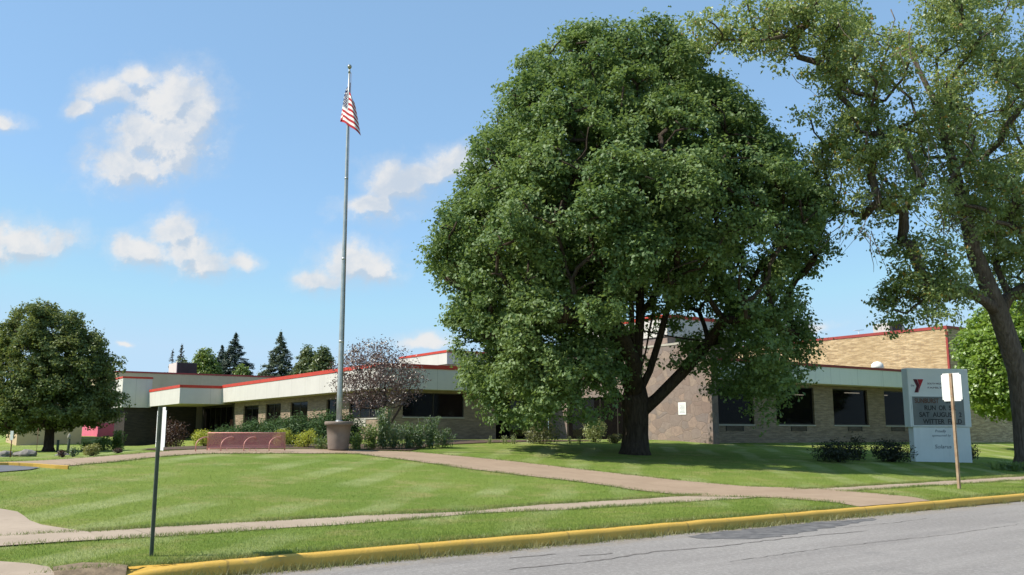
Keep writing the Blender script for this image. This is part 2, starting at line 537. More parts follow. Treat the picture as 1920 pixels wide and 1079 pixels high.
def glass_mat():
    m = bpy.data.materials.new('dark window glass')
    m.use_nodes = True
    t = NT(m.node_tree)
    o = t.n('ShaderNodeOutputMaterial')
    p = t.n('ShaderNodeBsdfPrincipled')
    co = t.objco()
    t.l(t.mix(t.noise(co, 0.8, 3), (0.008, 0.008, 0.008), (0.016, 0.014, 0.013)), p.inputs['Base Color'])
    p.inputs['Roughness'].default_value = 0.06
    p.inputs['Specular IOR Level'].default_value = 0.12
    tr = t.n('ShaderNodeBsdfTransparent')
    tr.inputs[0].default_value = (0.30, 0.29, 0.27, 1)
    ms_ = t.n('ShaderNodeMixShader')
    ms_.inputs[0].default_value = 0.5
    t.l(p.outputs[0], ms_.inputs[1])
    t.l(tr.outputs[0], ms_.inputs[2])
    t.l(ms_.outputs[0], o.inputs[0])
    return m


M['glass'] = glass_mat()


def emit_mat():
    m = bpy.data.materials.new('fluorescent tube')
    m.use_nodes = True
    t = NT(m.node_tree)
    o = t.n('ShaderNodeOutputMaterial')
    e = t.n('ShaderNodeEmission')
    e.inputs[0].default_value = (1, 0.96, 0.85, 1)
    e.inputs[1].default_value = 6
    t.l(e.outputs[0], o.inputs[0])
    return m


M['lamp'] = emit_mat()

# ------------------------------------------------------------------ ground
KY = 13.45
NT_, KT_ = (-0.595, 0.804), (0.804, 0.595)      # away from the street / along the street
CA, SA = math.cos(R(34)), math.sin(R(34))
C1 = (-7.295, 50.0)                             # building corner nearest the camera on its left wing


def ts2xy(t, s):
    return NT_[0] * t + KT_[0] * s, KY + NT_[1] * t + KT_[1] * s


def xy2ts(x, y):
    return NT_[0] * x + NT_[1] * (y - KY), KT_[0] * x + KT_[1] * (y - KY)


def ss(e0, e1, x):
    v = np.clip((x - e0) / (e1 - e0), 0, 1)
    return v * v * (3 - 2 * v)


def ground(x, y):
    x = np.asarray(x, dtype=float)
    y = np.asarray(y, dtype=float)
    t, s = xy2ts(x, y)
    dx, dy = x - C1[0], y - C1[1]
    a = dx * CA + dy * SA
    b = -dx * SA + dy * CA
    u = np.maximum(0, t - 4)
    r = .2 + .06 * (np.sqrt((u - 1) ** 2 + .6) + u - 1 - .26) / 2
    m = ss(-15, 1, b)
    cap = 1.28 - .76 * m * ss(1.5, -4, a) - .38 * ss(-11.5, -19, a) * (1 - m) + .8 * ss(40, 54, b) * ss(-16, -8, a)
    kk = .12
    h = np.maximum(kk - np.abs(r - cap), 0) / kk
    g = np.minimum(r, cap) - h * h * kk * .25
    lip = .16 + .04 * ss(0.15, 0.8, t)
    g = np.where(t < 1.0, np.minimum(g, lip), g)
    g = np.where(t < -12.0, 0.12, np.where(t < 0.0, 0.0, g))
    return g


def gz_at(x, y):
    return float(ground(x, y))


def axis(lo, hi, fine_lo, fine_hi, step):
    v = list(np.arange(fine_lo, fine_hi + 1e-6, step))
    d, x = step, fine_hi
    while x < hi:
        d *= 1.35
        x += d
        v.append(min(x, hi))
    d, x = step, fine_lo
    while x > lo:
        d *= 1.35
        x -= d
        v.insert(0, max(x, lo))
    return np.array(v)


GT = np.concatenate(([0.15, 0.3, 0.55], np.arange(0.8, 40.01, 0.6)))
GT = np.concatenate((GT, axis(40.0, 900, 40.0, 100.0, 2.0)[1:]))
GS = axis(-900, 1100, -20.0, 50.0, 0.6)


def grid_sheet(name, ts_, ss_, mat_, dz=0.0):
    T, S = np.meshgrid(ts_, ss_, indexing='ij')
    X, Y = ts2xy(T, S)
    Z = ground(X, Y) + dz
    n, k = T.shape
    idx = np.arange(n * k).reshape(n, k)
    f = np.stack([idx[:-1, :-1], idx[:-1, 1:], idx[1:, 1:], idx[1:, :-1]], -1).reshape(-1, 4)
    me = np_mesh(name, np.stack([X, Y, Z], -1).reshape(-1, 3), f[:, ::-1], 4, True)
    o = link_mesh(name, me, mat_)
    o['kind'] = 'structure'
    return o


def drape(name, poly, mat_, dz, thick=0.0):
    """poly in (t, s); cut along the lawn's own grid lines so that it follows the ground"""
    bm = bmesh.new()
    vs = [bm.verts.new((t, s, 0)) for t, s in poly]
    bm.faces.new(vs)
    tmin, tmax = min(p[0] for p in poly), max(p[0] for p in poly)
    smin, smax = min(p[1] for p in poly), max(p[1] for p in poly)
    for g in GT:
        if tmin < g < tmax:
            bmesh.ops.bisect_plane(bm, geom=bm.verts[:] + bm.edges[:] + bm.faces[:], plane_co=(g, 0, 0), plane_no=(1, 0, 0))
    for g in GS:
        if smin < g < smax:
            bmesh.ops.bisect_plane(bm, geom=bm.verts[:] + bm.edges[:] + bm.faces[:], plane_co=(0, g, 0), plane_no=(0, 1, 0))
    bmesh.ops.triangulate(bm, faces=bm.faces[:])
    for v in bm.verts:
        x, y = ts2xy(v.co.x, v.co.y)
        v.co = (x, y, gz_at(x, y) + dz)
    for f in bm.faces:
        f.smooth = True
        f.normal_update()
        if f.normal.z < 0: f.normal_flip()
    me = bpy.data.meshes.new(name)
    bm.to_mesh(me)
    bm.free()
    o = link_mesh(name, me, mat_)
    o['kind'] = 'structure'
    return o


def lawn_col(t, co):
    x, y, z = t.sep(co)
    co = t.comb(x, y, 0.0)
    big = t.step(t.noise(co, 0.16, 4, 0.55), 0.35, 0.68)
    mid = t.step(t.noise(co, 0.9, 5, 0.65), 0.36, 0.68)
    col = t.mix(big, (0.19, 0.27, 0.055), (0.265, 0.325, 0.075))
    # mower passes
    a = t.math('ADD', t.math('MULTIPLY', x, 0.99), t.math('MULTIPLY', y, -0.13))
    a = t.math('ADD', a, t.math('MULTIPLY', t.noise(co, 0.25, 2), 1.0))
    sw = t.math('SINE', t.math('MULTIPLY', a, 3.9))
    pas = t.math('MULTIPLY', t.step(sw, -0.2, 0.8), t.step(t.noise(co, 0.22, 3), 0.40, 0.62))
    col = t.mix(t.math('MULTIPLY', pas, 0.72), col, (0.44, 0.47, 0.22))
    dry = t.step(t.noise(co, 0.60, 7, 0.76), 0.48, 0.66)
    col = t.mix(t.math('MULTIPLY', dry, 0.68), col, (0.42, 0.355, 0.16))
    col = t.mix(t.math('MULTIPLY', mid, 0.32), col, (0.13, 0.225, 0.04))
    # worn edge strips beside the pavement and the kerb
    tt = t.math('ADD', t.math('MULTIPLY', x, NT_[0]), t.math('MULTIPLY', t.math('SUBTRACT', y, KY), NT_[1]))
    e1 = t.step(t.math('ABSOLUTE', t.math('SUBTRACT', tt, 4.25)), 0.55, 0.0)
    e2 = t.step(tt, 0.75, 0.15)
    e = t.math('MAXIMUM', e1, e2)
    e = t.math('MULTIPLY', e, t.step(t.noise(co, 1.4, 5, 0.7), 0.38, 0.60))
    return t.mix(t.math('MULTIPLY', e, 0.8), col, (0.25, 0.185, 0.09))


def lawn_mat():
    m, t, p, o = new_mat('mown lawn')
    co = t.objco()
    col = lawn_col(t, co)
    fine = t.noise(co, 14, 5, 0.7)
    ff = t.step(fine, 0.3, 0.72)
    col = t.mix(t.math('MULTIPLY', ff, 0.42), col, (0.105, 0.16, 0.034))
    t.l(col, p.inputs['Base Color'])
    p.inputs['Roughness'].default_value = 1.0
    p.inputs['Specular IOR Level'].default_value = 0.05
    t.l(t.bump(t.math('ADD', fine, t.math('MULTIPLY', t.noise(co, 45, 4, 0.7), 0.6)), 0.9, 0.06), p.inputs['Normal'])
    return m


def blade_mat():
    m = bpy.data.materials.new('lawn grass blades')
    m.use_nodes = True
    t = NT(m.node_tree)
    o_ = t.n('ShaderNodeOutputMaterial')
    rnd = t.n('ShaderNodeNewGeometry').outputs['Random Per Island']
    col = lawn_col(t, t.objco())
    col = t.mix(t.math('MULTIPLY', rnd, 0.45), col, (0.36, 0.40, 0.12))
    d = t.n('ShaderNodeBsdfDiffuse')
    t.l(col, d.inputs[0])
    tr = t.n('ShaderNodeBsdfTranslucent')
    t.l(t.mix(0.4, col, (0.42, 0.50, 0.10)), tr.inputs[0])
    m1 = t.n('ShaderNodeMixShader')
    m1.inputs[0].default_value = 0.42
    t.l(d.outputs[0], m1.inputs[1])
    t.l(tr.outputs[0], m1.inputs[2])
    t.l(m1.outputs[0], o_.inputs[0])
    return m


def asphalt_mat():
    m, t, p, o = new_mat('worn grey asphalt')
    co = t.objco()
    x, y, z = t.sep(co)
    al = t.math('ADD', t.math('MULTIPLY', x, KT_[0]), t.math('MULTIPLY', y, KT_[1]))
    ac = t.math('ADD', t.math('MULTIPLY', x, NT_[0]), t.math('MULTIPLY', y, NT_[1]))
    sv = t.comb(t.math('MULTIPLY', al, 0.10), t.math('MULTIPLY', ac, 0.8), 0.0)
    f = t.step(t.noise(sv, 2.0, 5, 0.6), 0.3, 0.7)
    col = t.mix(f, (0.235, 0.215, 0.20), (0.305, 0.282, 0.262))
    col = t.mix(t.math('MULTIPLY', t.step(t.noise(co, 1.1, 6, 0.65), 0.5, 0.75), 0.35), col, (0.235, 0.22, 0.21))
    g = t.noise(co, 38, 6, 0.85)
    col = t.mix(t.math('MULTIPLY', t.step(g, 0.42, 0.60), 0.55), col, (0.15, 0.142, 0.135))
    g2 = t.noise(co, 15, 6, 0.8)
    col = t.mix(t.math('MULTIPLY', t.step(g2, 0.46, 0.66), 0.5), col, (0.42, 0.40, 0.375))
    t.l(col, p.inputs['Base Color'])
    p.inputs['Roughness'].default_value = 0.92
    p.inputs['Specular IOR Level'].default_value = 0.2
    tt = t.math('SUBTRACT', ac, KY * NT_[1])
    gd = t.math('MULTIPLY', t.step(tt, -0.75, -0.05), t.step(t.noise(co, 2.2, 6, 0.72), 0.40, 0.62))
    col2 = t.mix(t.math('MULTIPLY', gd, 0.75), col, (0.27, 0.215, 0.15))
    st = t.step(t.noise(co, 0.55, 5, 0.7), 0.56, 0.72)
    col2 = t.mix(t.math('MULTIPLY', st, 0.30), col2, (0.13, 0.125, 0.12))
    t.l(col2, p.inputs['Base Color'])
    t.l(t.bump(g, 0.5, 0.01), p.inputs['Normal'])
    return m


def paving_mat(name, c1, c2, joint):
    m, t, p, o = new_mat(name)
    co = t.objco()
    x, y, z = t.sep(co)
    al = t.math('ADD', t.math('MULTIPLY', x, KT_[0]), t.math('MULTIPLY', y, KT_[1]))
    f = t.step(t.noise(co, 0.8, 6, 0.65), 0.3, 0.7)
    col = t.mix(f, c1, c2)
    col = t.mix(t.math('MULTIPLY', t.step(t.noise(co, 7, 6, 0.7), 0.48, 0.75), 0.4), col, tuple(c * 0.6 for c in c1))
    j = t.math('ABSOLUTE', t.math('SUBTRACT', t.math('FRACT', t.math('DIVIDE', al, joint)), 0.5))
    j = t.step(j, 0.012, 0.0)
    col = t.mix(t.math('MULTIPLY', j, 0.7), col, tuple(c * 0.4 for c in c1))
    t.l(col, p.inputs['Base Color'])
    p.inputs['Roughness'].default_value = 0.92
    p.inputs['Specular IOR Level'].default_value = 0.15
    t.l(t.bump(t.noise(co, 35, 5, 0.7), 0.35, 0.01), p.inputs['Normal'])
    return m


def kerb_mat():
    m, t, p, o = new_mat('worn yellow kerb paint')
    co = t.objco()
    f = t.step(t.noise(co, 2.5, 6, 0.7), 0.58, 0.74)
    col = t.mix(t.noise(co, 1.2, 4), (0.53, 0.32, 0.055), (0.64, 0.41, 0.09))
    col = t.mix(t.math('MULTIPLY', f, 0.7), col, (0.27, 0.20, 0.12))
    x, y, z = t.sep(co)
    low = t.math('MULTIPLY', t.step(t.math('ADD', z, t.math('MULTIPLY', t.noise(co, 6, 4), 0.09)), 0.10, 0.045), 0.65)
    col = t.mix(low, col, (0.20, 0.135, 0.05))
    al = t.math('ADD', t.math('MULTIPLY', x, KT_[0]), t.math('MULTIPLY', y, KT_[1]))
    jn = t.math('ABSOLUTE', t.math('SUBTRACT', t.math('FRACT', t.math('DIVIDE', t.math('ADD', al, t.math('MULTIPLY', t.noise(co, 3, 3), .06)), 2.6)), 0.5))
    col = t.mix(t.math('MULTIPLY', t.step(jn, 0.010, 0.003), 0.4), col, (0.10, 0.075, 0.05))
    chip = t.step(t.noise(co, 9, 5, 0.75), 0.64, 0.70)
    col = t.mix(t.math('MULTIPLY', chip, 0.75), col, (0.33, 0.29, 0.24))
    t.l(col, p.inputs['Base Color'])
    p.inputs['Roughness'].default_value = 0.7
    p.inputs['Specular IOR Level'].default_value = 0.25
    t.l(t.bump(t.noise(co, 18, 5, 0.7), 0.4, 0.015), p.inputs['Normal'])
    return m


M['lawn'] = lawn_mat()
M['asphalt'] = asphalt_mat()
M['paving'] = paving_mat('pinkish aggregate paving', (0.37, 0.275, 0.195), (0.315, 0.23, 0.16), 1.52)
M['sidewalk'] = paving_mat('old concrete pavement', (0.40, 0.32, 0.24), (0.34, 0.265, 0.195), 1.52)
M['drive'] = paving_mat('tan concrete drive', (0.42, 0.335, 0.255), (0.36, 0.285, 0.215), 3.0)
M['kerb'] = kerb_mat()
M['tar'] = varied('dark tar patch', (0.085, 0.083, 0.085), (0.175, 0.168, 0.165), 5, 0.85, 0.3, 40)
M['crack'] = varied('road crack filler', (0.13, 0.11, 0.10), (0.21, 0.19, 0.175), 7, 0.9, 0.1)
M['mulch'] = varied('bark mulch', (0.13, 0.085, 0.055), (0.065, 0.045, 0.03), 6, 1.0, 0.7, 22)
M['dark_asphalt'] = varied('blue grey asphalt', (0.12, 0.125, 0.135), (0.15, 0.155, 0.165), 1.5, 0.9, 0.2, 40)

grid_sheet('lawn', GT, GS, M['lawn'])
grid_sheet('road', np.array([-12.0, -8, -4, -1, -0.0015]), np.array([-900, -200, -60, -20, 0, 20, 60, 200, 1100.0]), M['asphalt'])
grid_sheet('far_verge', np.array([-900, -200, -60, -20, -12.001]), np.array([-900, -200, -60, 0, 60, 200, 1100.0]), M['lawn'])

rng0 = random.Random(5)


def ragged(pts, amp, step=0.35, seed=1):
    r = random.Random(seed)
    out = []
    n = len(pts)
    for i in range(n):
        a, b = Vector(pts[i]), Vector(pts[(i + 1) % n])
        L = (b - a).length
        k = max(1, int(L / step))
        d = (b - a).normalized() if L > 0 else Vector((1, 0))
        nrm = Vector((-d.y, d.x))
        for j in range(k):
            q = a.lerp(b, j / k)
            if j: q = q + nrm * r.uniform(-amp, amp)
            out.append((q.x, q.y))
    return out


walk_poly = [(16.8, -4.6), (17.6, -2.7), (18.6, -.7), (19.7, 1.0), (20.0, 2.0), (19.6, 5.8), (18.9, 7.2), (17.9, 8.8), (15.6, 9.6),
             (13.2, 10.2), (7.8, 11.0), (5.4, 11.7), (4.0, 12.9), (2.9, 12.5), (1.9, 12.3), (0.16, 11.6),
             (0.16, 8.9), (2.4, 9.2), (3.4, 8.5), (3.9, 8.15), (7.6, 8.0), (11.2, 7.2), (15.0, 6.8), (17.4, 6.4),
             (18.1, 3.8), (18.25, 1.3), (17.4, -.2), (16.2, -1.5), (14.9, -3.4), (15.55, -4.1)]
walk_poly = ragged(walk_poly, 0.05, 0.5, 3)
drape('walkway', walk_poly, M['paving'], 0.016)
# straight pavement along the street, half overgrown in places
sw_up, sw_dn = [], []
r_ = random.Random(8)
for s in np.arange(-5.2, 70, 0.5):
    nar = math.exp(-((s - 1.6) / 1.3) ** 2) * 0.45 + (0.12 if s > 11 else 0)
    sw_up.append((4.05 - nar * 0.9 + r_.uniform(-.06, .06), s))
    sw_dn.append((2.78 + nar * 0.75 + r_.uniform(-.06, .06), s))
side_poly = sw_up + sw_dn[::-1]
drape('sidewalk', side_poly, M['sidewalk'], 0.010)
pad_poly = ragged([(2.74, -4.9), (3.9, -4.85), (4.6, -5.05), (5.2, -5.25), (6.9, -5.35), (7.5, -5.6), (8.2, -7.0), (8.6, -14), (2.8, -14)], 0.06, 0.5, 4)
drape('driveway', pad_poly, M['drive'], 0.021)
apron_poly = ragged([(0.17, -5.95), (0.5, -5.95), (1.2, -6.35), (1.3, -14), (0.17, -14)], 0.05, 0.4, 5)
apron_poly = [(min(t_, -.25) if t_ < .3 else t_, s_) for t_, s_ in apron_poly]
drape('driveway_apron', apron_poly, M['drive'], 0.016)
lot_poly = [(13.75, -4.9), (14.25, -4.05), (14.75, -3.75), (15.45, -4.3), (15.75, -4.7), (16.4, -14), (13.4, -14)]
drape('parking_lot', lot_poly, M['dark_asphalt'], 0.024)
bed1 = ragged([(20.05, 2.1), (19.65, 5.7), (19.0, 7.3), (18.3, 8.9), (20.9, 11.6), (22.0, 14.5), (22.6, 18.0), (22.9, 22.5), (24.3, 21.8), (31.0, 12.5), (42, 15.5), (54, 14.5), (56, 11.0), (40, 7.5), (27, 4.0), (22.6, 1.2), (21.0, 0.2), (19.9, 0.6)], 0.12, 0.6, 6)
drape('planting_bed', bed1, M['mulch'], 0.03)
dirt = ragged([(-.12, -5.97), (0.45, -5.92), (0.55, -5.6), (0.42, -5.35), (0.22, -5.2), (-.1, -5.3)], 0.05, 0.2, 7)
drape('bare_dirt', dirt, M['soil'], 0.026)

# road: dark patch at the gutter and long cracks
patch = [(-0.42, 3.2), (-0.24, 4.1), (-0.26, 5.2), (-0.2, 6.3), (-0.27, 7.4), (-0.34, 8.5), (-0.6, 8.2), (-0.72, 7.2), (-0.98, 6.2), (-1.12, 5.1), (-1.28, 4.3), (-1.2, 3.7), (-0.85, 3.2)]
drape('road_patch', ragged(patch, 0.08, 0.16, 9), M['tar'], 0.004)


def crack(pts, wd, seed):
    r = random.Random(seed)
    a = [Vector(p) for p in pts]
    line = []
    for p, q in zip(a, a[1:]):
        k = max(1, int((q - p).length / 0.12))
        for j in range(k):
            line.append(p.lerp(q, j / k) + Vector((r.uniform(-.03, .03), 0)))
    up, dn = [], []
    for q in line:
        h = wd * r.uniform(0.25, 1.0)
        up.append((q.x + h, q.y))
        dn.append((q.x - h, q.y))
    bm = bmesh.new()
    U = [bm.verts.new((*ts2xy(*p), 0.0045)) for p in up]
    D = [bm.verts.new((*ts2xy(*p), 0.0045)) for p in dn]
    for i in range(len(U) - 1):
        bm.faces.new((D[i], D[i + 1], U[i + 1], U[i]))
    o = obj('road_crack', bm, M['crack'])
    o['kind'] = 'structure'


crack([(-1.55, -1.2), (-1.62, 0.2), (-1.42, 1.4), (-1.55, 2.6), (-1.5, 4.2), (-1.62, 6.5)], 0.030, 1)
crack([(-1.15, 0.3), (-1.2, 1.0)], 0.035, 2)
crack([(-2.7, 1.5), (-2.6, 4.0), (-2.75, 7.0), (-2.6, 10.0)], 0.012, 3)
crack([(-1.05, 6.5), (-1.1, 8.0), (-1.02, 9.5)], 0.014, 4)
crack([(-0.75, -0.6), (-0.78, 0.3)], 0.03, 6)


# kerb: rounded, painted, dipping at its left end
def kerb_run(path, hgt, name='kerb'):
    """path: list of (t, s, height factor)"""
    prof = [(-0.01, -0.25), (-0.008, 0.6), (0.012, 0.9), (0.05, 1.0), (0.13, 0.985), (0.16, 0.9), (0.165, -0.25)]
    bm = bmesh.new()
    rings = []
    rr = random.Random(3)
    for (t, s, h) in path:
        jt = rr.uniform(-.008, .008)
        jz = rr.uniform(-.006, .006)
        ring = []
        for o_, z_ in prof:
            x, y = ts2xy(t + o_ + jt, s)
            zz = z_ * hgt * h if z_ > 0 else z_ * 0.5
            if z_ > 0 and o_ > .15: zz = max(zz, .168)     # backs onto the turf even where the kerb is dropped
            ring.append(bm.verts.new((x, y, zz + (jz if z_ > 0.5 else 0))))
        rings.append(ring)
    for a, b in zip(rings, rings[1:]):
        for k in range(len(prof) - 1):
            f = bm.faces.new((a[k], a[k + 1], b[k + 1], b[k]))
            f.smooth = True
    bm.faces.new(rings[0])
    bm.faces.new(rings[-1])
    o = obj(name, bm, M['kerb'])
    o['kind'] = 'structure'
    return o


kp = [(0.0, s, 0.12) for s in np.arange(-80, -6.3, 2.0)]
for s in np.arange(-6.2, -3.5, 0.3):
    kp.append((0.0, s, 0.12 + 0.88 * float(ss(-6.2, -4.4, s))))
for s in np.arange(-3.5, 80, 0.45):
    kp.append((0.0, s, 1.0))
kerb_run(kp, 0.168)
# short painted kerb where the small lot meets the walk
bm = bmesh.new()
kk_ = [(15.72, -5.2), (15.55, -4.35), (15.1, -3.85), (14.55, -3.45), (14.3, -3.2)]
U, D = [], []
for i, (t, s) in enumerate(kk_):
    x, y = ts2xy(t, s)
    z = gz_at(x, y)
    x2, y2 = ts2xy(t + 0.16, s + 0.05)
    U.append((bm.verts.new((x, y, z - .05)), bm.verts.new((x, y, z + .085)), bm.verts.new((x2, y2, z + .09)), bm.verts.new((x2, y2, z - .05))))
for a, b in zip(U, U[1:]):
    for k in range(3):
        bm.faces.new((a[k], a[k + 1], b[k + 1], b[k]))
o = obj('lot_kerb', bm, M['kerb'])
o['kind'] = 'structure'


# ------------------------------------------------------------------ leaves and trees
def unit(v):
    return v / np.maximum(np.linalg.norm(v, axis=1, keepdims=True), 1e-6)


def leaf_mesh(name, P, N, size, aspect, rs, droop=0.3, fold=0.25):
    """kite-shaped, slightly folded leaves at P facing N"""
    n = len(P)
    N = unit(N)
    a = rs.normal(size=(n, 3))
    a[:, 2] -= droop
    d = unit(a - N * np.sum(a * N, 1, keepdims=True))
    s = np.cross(N, d)
    L = (size * rs.uniform(0.65, 1.35, n))[:, None]
    W = L * aspect
    fo = N * (fold * W)
    v0 = P - d * L * .5
    v1 = P + s * W * .5 + fo - d * L * 0.06
    v2 = P + d * L * .5
    v3 = P - s * W * .5 + fo - d * L * 0.06
    V = np.stack([v0, v1, v2, v3], 1).reshape(-1, 3)
    i = np.arange(n) * 4
    F = np.stack([i, i + 1, i + 2, i, i + 2, i + 3], 1).reshape(-1, 3)
    return V, F


def lobe_leaves(lobes, rs, sprays, per, spray_r, flat=0.75, up=0.6, outw=0.7, rnd=0.55, shell=0.72, hang=0.25):
    """lobes: (k,4) centre+radius -> leaf positions and normals, clustered in sprays on each lobe's shell"""
    Ps, Ns = [], []
    for (x, y, z, r) in lobes:
        ns = max(4, int(sprays * r * r))
        d = unit(rs.normal(size=(ns, 3)))
        keep = (d[:, 2] > -0.35) | (rs.rand(ns) < 0.4)
        d = d[keep]
        ns = len(d)
        rad = r * (shell + (1 - shell) * rs.rand(ns)) * (1 + 0.22 * rs.normal(size=ns) * 0.6)
        c = np.array((x, y, z)) + d * rad[:, None] * np.array((1, 1, flat))
        c[:, 2] -= hang * r * (1 - d[:, 2]) * 0.3
        k = rs.poisson(per, ns) + 1
        ci = np.repeat(np.arange(ns), k)
        off = rs.normal(size=(len(ci), 3)) * np.array((spray_r, spray_r, spray_r * 0.55))
        Ps.append(c[ci] + off)
        Ns.append(d[ci] * outw + np.array((0, 0, up)) + rs.normal(size=(len(ci), 3)) * rnd)
    return np.concatenate(Ps), np.concatenate(Ns)


def profile_lobes(prof, depth, base, rs, spacing, rlo, rhi, n_try=9000, shell=0.72, inner=0.25, keep=None, inset=0.85):
    prof = sorted(prof)
    zs = np.array([p[0] for p in prof])
    xl = np.array([p[1] for p in prof])
    xr = np.array([p[2] for p in prof])
    out = []
    acc = np.zeros((0, 3))
    for _ in range(n_try):
        r = rs.uniform(rlo, rhi)
        z = rs.uniform(zs[0] + r * .3, zs[-1] - r * (inset - .3))
        a, b = np.interp(z, zs, xl), np.interp(z, zs, xr)
        c, hw = (a + b) / 2, (b - a) / 2
        top = min(1.0, (zs[-1] - z) / (r * 1.2))
        hw2 = max(0.05, hw - r * inset)
        q = rs.rand()
        rad = rs.uniform(shell, 1.0) if q > inner else rs.uniform(0.0, shell)
        ph = rs.uniform(0, 2 * math.pi)
        x = c + hw2 * rad * math.cos(ph)
        y = hw2 * depth * rad * math.sin(ph)
        if keep and not keep(x, y, z): continue
        p = np.array((x + base[0], y + base[1], z))
        if len(acc) and np.min(np.sum((acc - p) ** 2, 1)) < (spacing * r) ** 2: continue
        acc = np.vstack([acc, p])
        out.append((*p, r))
    return np.array(out)


def branches(bm, trunk, trad, targets, rs, rmax, fork_i, tip=0.018, sides=6, bow=0.18, expo=0.5, limbs=()):
    """grow limbs from the trunk polyline to every target, joining the nearest limb already grown"""
    pos = [np.array(p, float) for p in trunk]
    par = [i - 1 for i in range(len(trunk))]
    nt = len(trunk)
    for lm in limbs:
        prev = lm[0]
        for q in lm[1]:
            pos.append(np.array(q, float))
            par.append(prev)
            prev = len(pos) - 1
    tg = sorted([np.array(t[:3], float) for t in targets], key=lambda p: np.linalg.norm(p - pos[fork_i]))
    for t in tg:
        A = np.array(pos[fork_i:])
        d = t - A
        L = np.linalg.norm(d, axis=1)
        pen = L + np.maximum(0, -(d[:, 2])) * 0.9 + 0.12 * np.linalg.norm(A - pos[fork_i], axis=1)
        j = int(np.argmin(pen)) + fork_i
        p0 = pos[j]
        L = np.linalg.norm(t - p0)
        k = max(2, int(L / 0.75))
        side = rs.normal(size=3) * 0.08 * L
        prev = j
        for i in range(1, k + 1):
            f = i / k
            q = p0 + (t - p0) * f
            q = q + (np.array((0, 0, bow * L)) * 1.0 + side) * (f * (1 - f)) * 1.3 * (-1 if (t - p0)[2] > 0.7 * L else 1)
            pos.append(q)
            par.append(prev)
            prev = len(pos) - 1
    n = len(pos)
    kids = [[] for _ in range(n)]
    for i, p in enumerate(par):
        if p >= 0: kids[p].append(i)
    cnt = np.zeros(n)
    for i in range(n - 1, -1, -1):
        if not kids[i]: cnt[i] = 1
        if par[i] >= 0: cnt[par[i]] += cnt[i]
    N = max(cnt[fork_i], 1)
    rad = [max(tip, rmax * (c / N) ** expo) for c in cnt]
    for i in range(nt):
        rad[i] = trad[i]
    tube(bm, [pos[i] for i in range(nt)], list(trad), 14)
    done = set()

    def chain(s):
        c = [s]
        while True:
            kk = [q for q in kids[c[-1]] if q >= nt]
            if not kk: break
            kk.sort(key=lambda q: -cnt[q])
            c.append(kk[0])
        return c
    starts = [(par[i], i) for i in range(nt, n) if par[i] < nt or max([q for q in kids[par[i]] if q >= nt], key=lambda q: cnt[q]) != i]
    for p, s in starts:
        c = chain(s)
        r0 = min(rad[p], rad[s] * 1.25)
        tube(bm, [pos[p]] + [pos[i] for i in c], [r0] + [rad[i] for i in c], sides if rad[s] > .05 else 4)
    return pos


def finish_tree(name, label, cat, base, trunk_bm, bark, V, F, leaf, group=None):
    e = empty(name, base, label, cat, group)
    b = Vector(base)
    for v in trunk_bm.verts: v.co -= b
    obj('trunk', trunk_bm, bark, e)
    me = np_mesh('crown', V - np.array(base), F, 3)
    link_mesh('crown', me, leaf, e)
    return e


def bough_lobes(boughs, centre, rs, k=(8, 12), sub=(.34, .52), reach=.68):
    """each bough carries smaller leaf clumps on its outer and upper side, leaving dark hollows between boughs"""
    out = []
    for (x, y, z, r) in boughs:
        o_ = np.array((x, y, z)) - centre
        o_ = o_ / max(np.linalg.norm(o_), 1e-6)
        n_, tries = rs.randint(*k), 0
        acc_ = []
        while len(acc_) < n_ and tries < 200:
            tries += 1
            d = rs.normal(size=3)
            d /= np.linalg.norm(d)
            if d @ o_ < -.25 or d[2] < -.65: continue
            if acc_ and max(d @ q for q in acc_) > .86: continue
            acc_.append(d)
            out.append((x + d[0] * r * reach, y + d[1] * r * reach, z + d[2] * r * reach * .9, r * rs.uniform(*sub)))
    return np.array(out)


# --- the big maple in the middle of the lawn
rs = np.random.RandomState(11)
bx_, by_ = 4.83, 36.26
MAPLE = [(18.0, -1.2, 0.8), (17.5, -2.3, 2.0), (17.02, -4.27, 3.72), (15.6, -5.61, 4.4), (14.21, -6.43, 5.6),
         (12.82, -6.77, 6.8), (11.68, -7.36, 7.5), (10.56, -7.57, 8.41), (9.66, -8.43, 8.52), (8.77, -8.74, 8.2), (7.89, -8.29, 7.72),
         (7.01, -7.96, 7.14), (6.15, -7.62, 7.52), (5.28, -7.29, 7.58), (4.43, -7.39, 7.32), (3.58, -7.06, 6.43), (2.95, -6.42, 4.6), (2.3, -6.1, 3.6)]


def maple_keep(x, y, z):
    if z < 6.9 and -1.2 < x < 2.9: return y > 5.5 and z > 5
    if z < 5.0 and -2.2 < x < 3.6: return False
    if 3.0 < z < 6.0 and x > 2.9 and rs.rand() < .45: return False
    if z < 3.2 and x > 3.0: return rs.rand() < .3
    return True


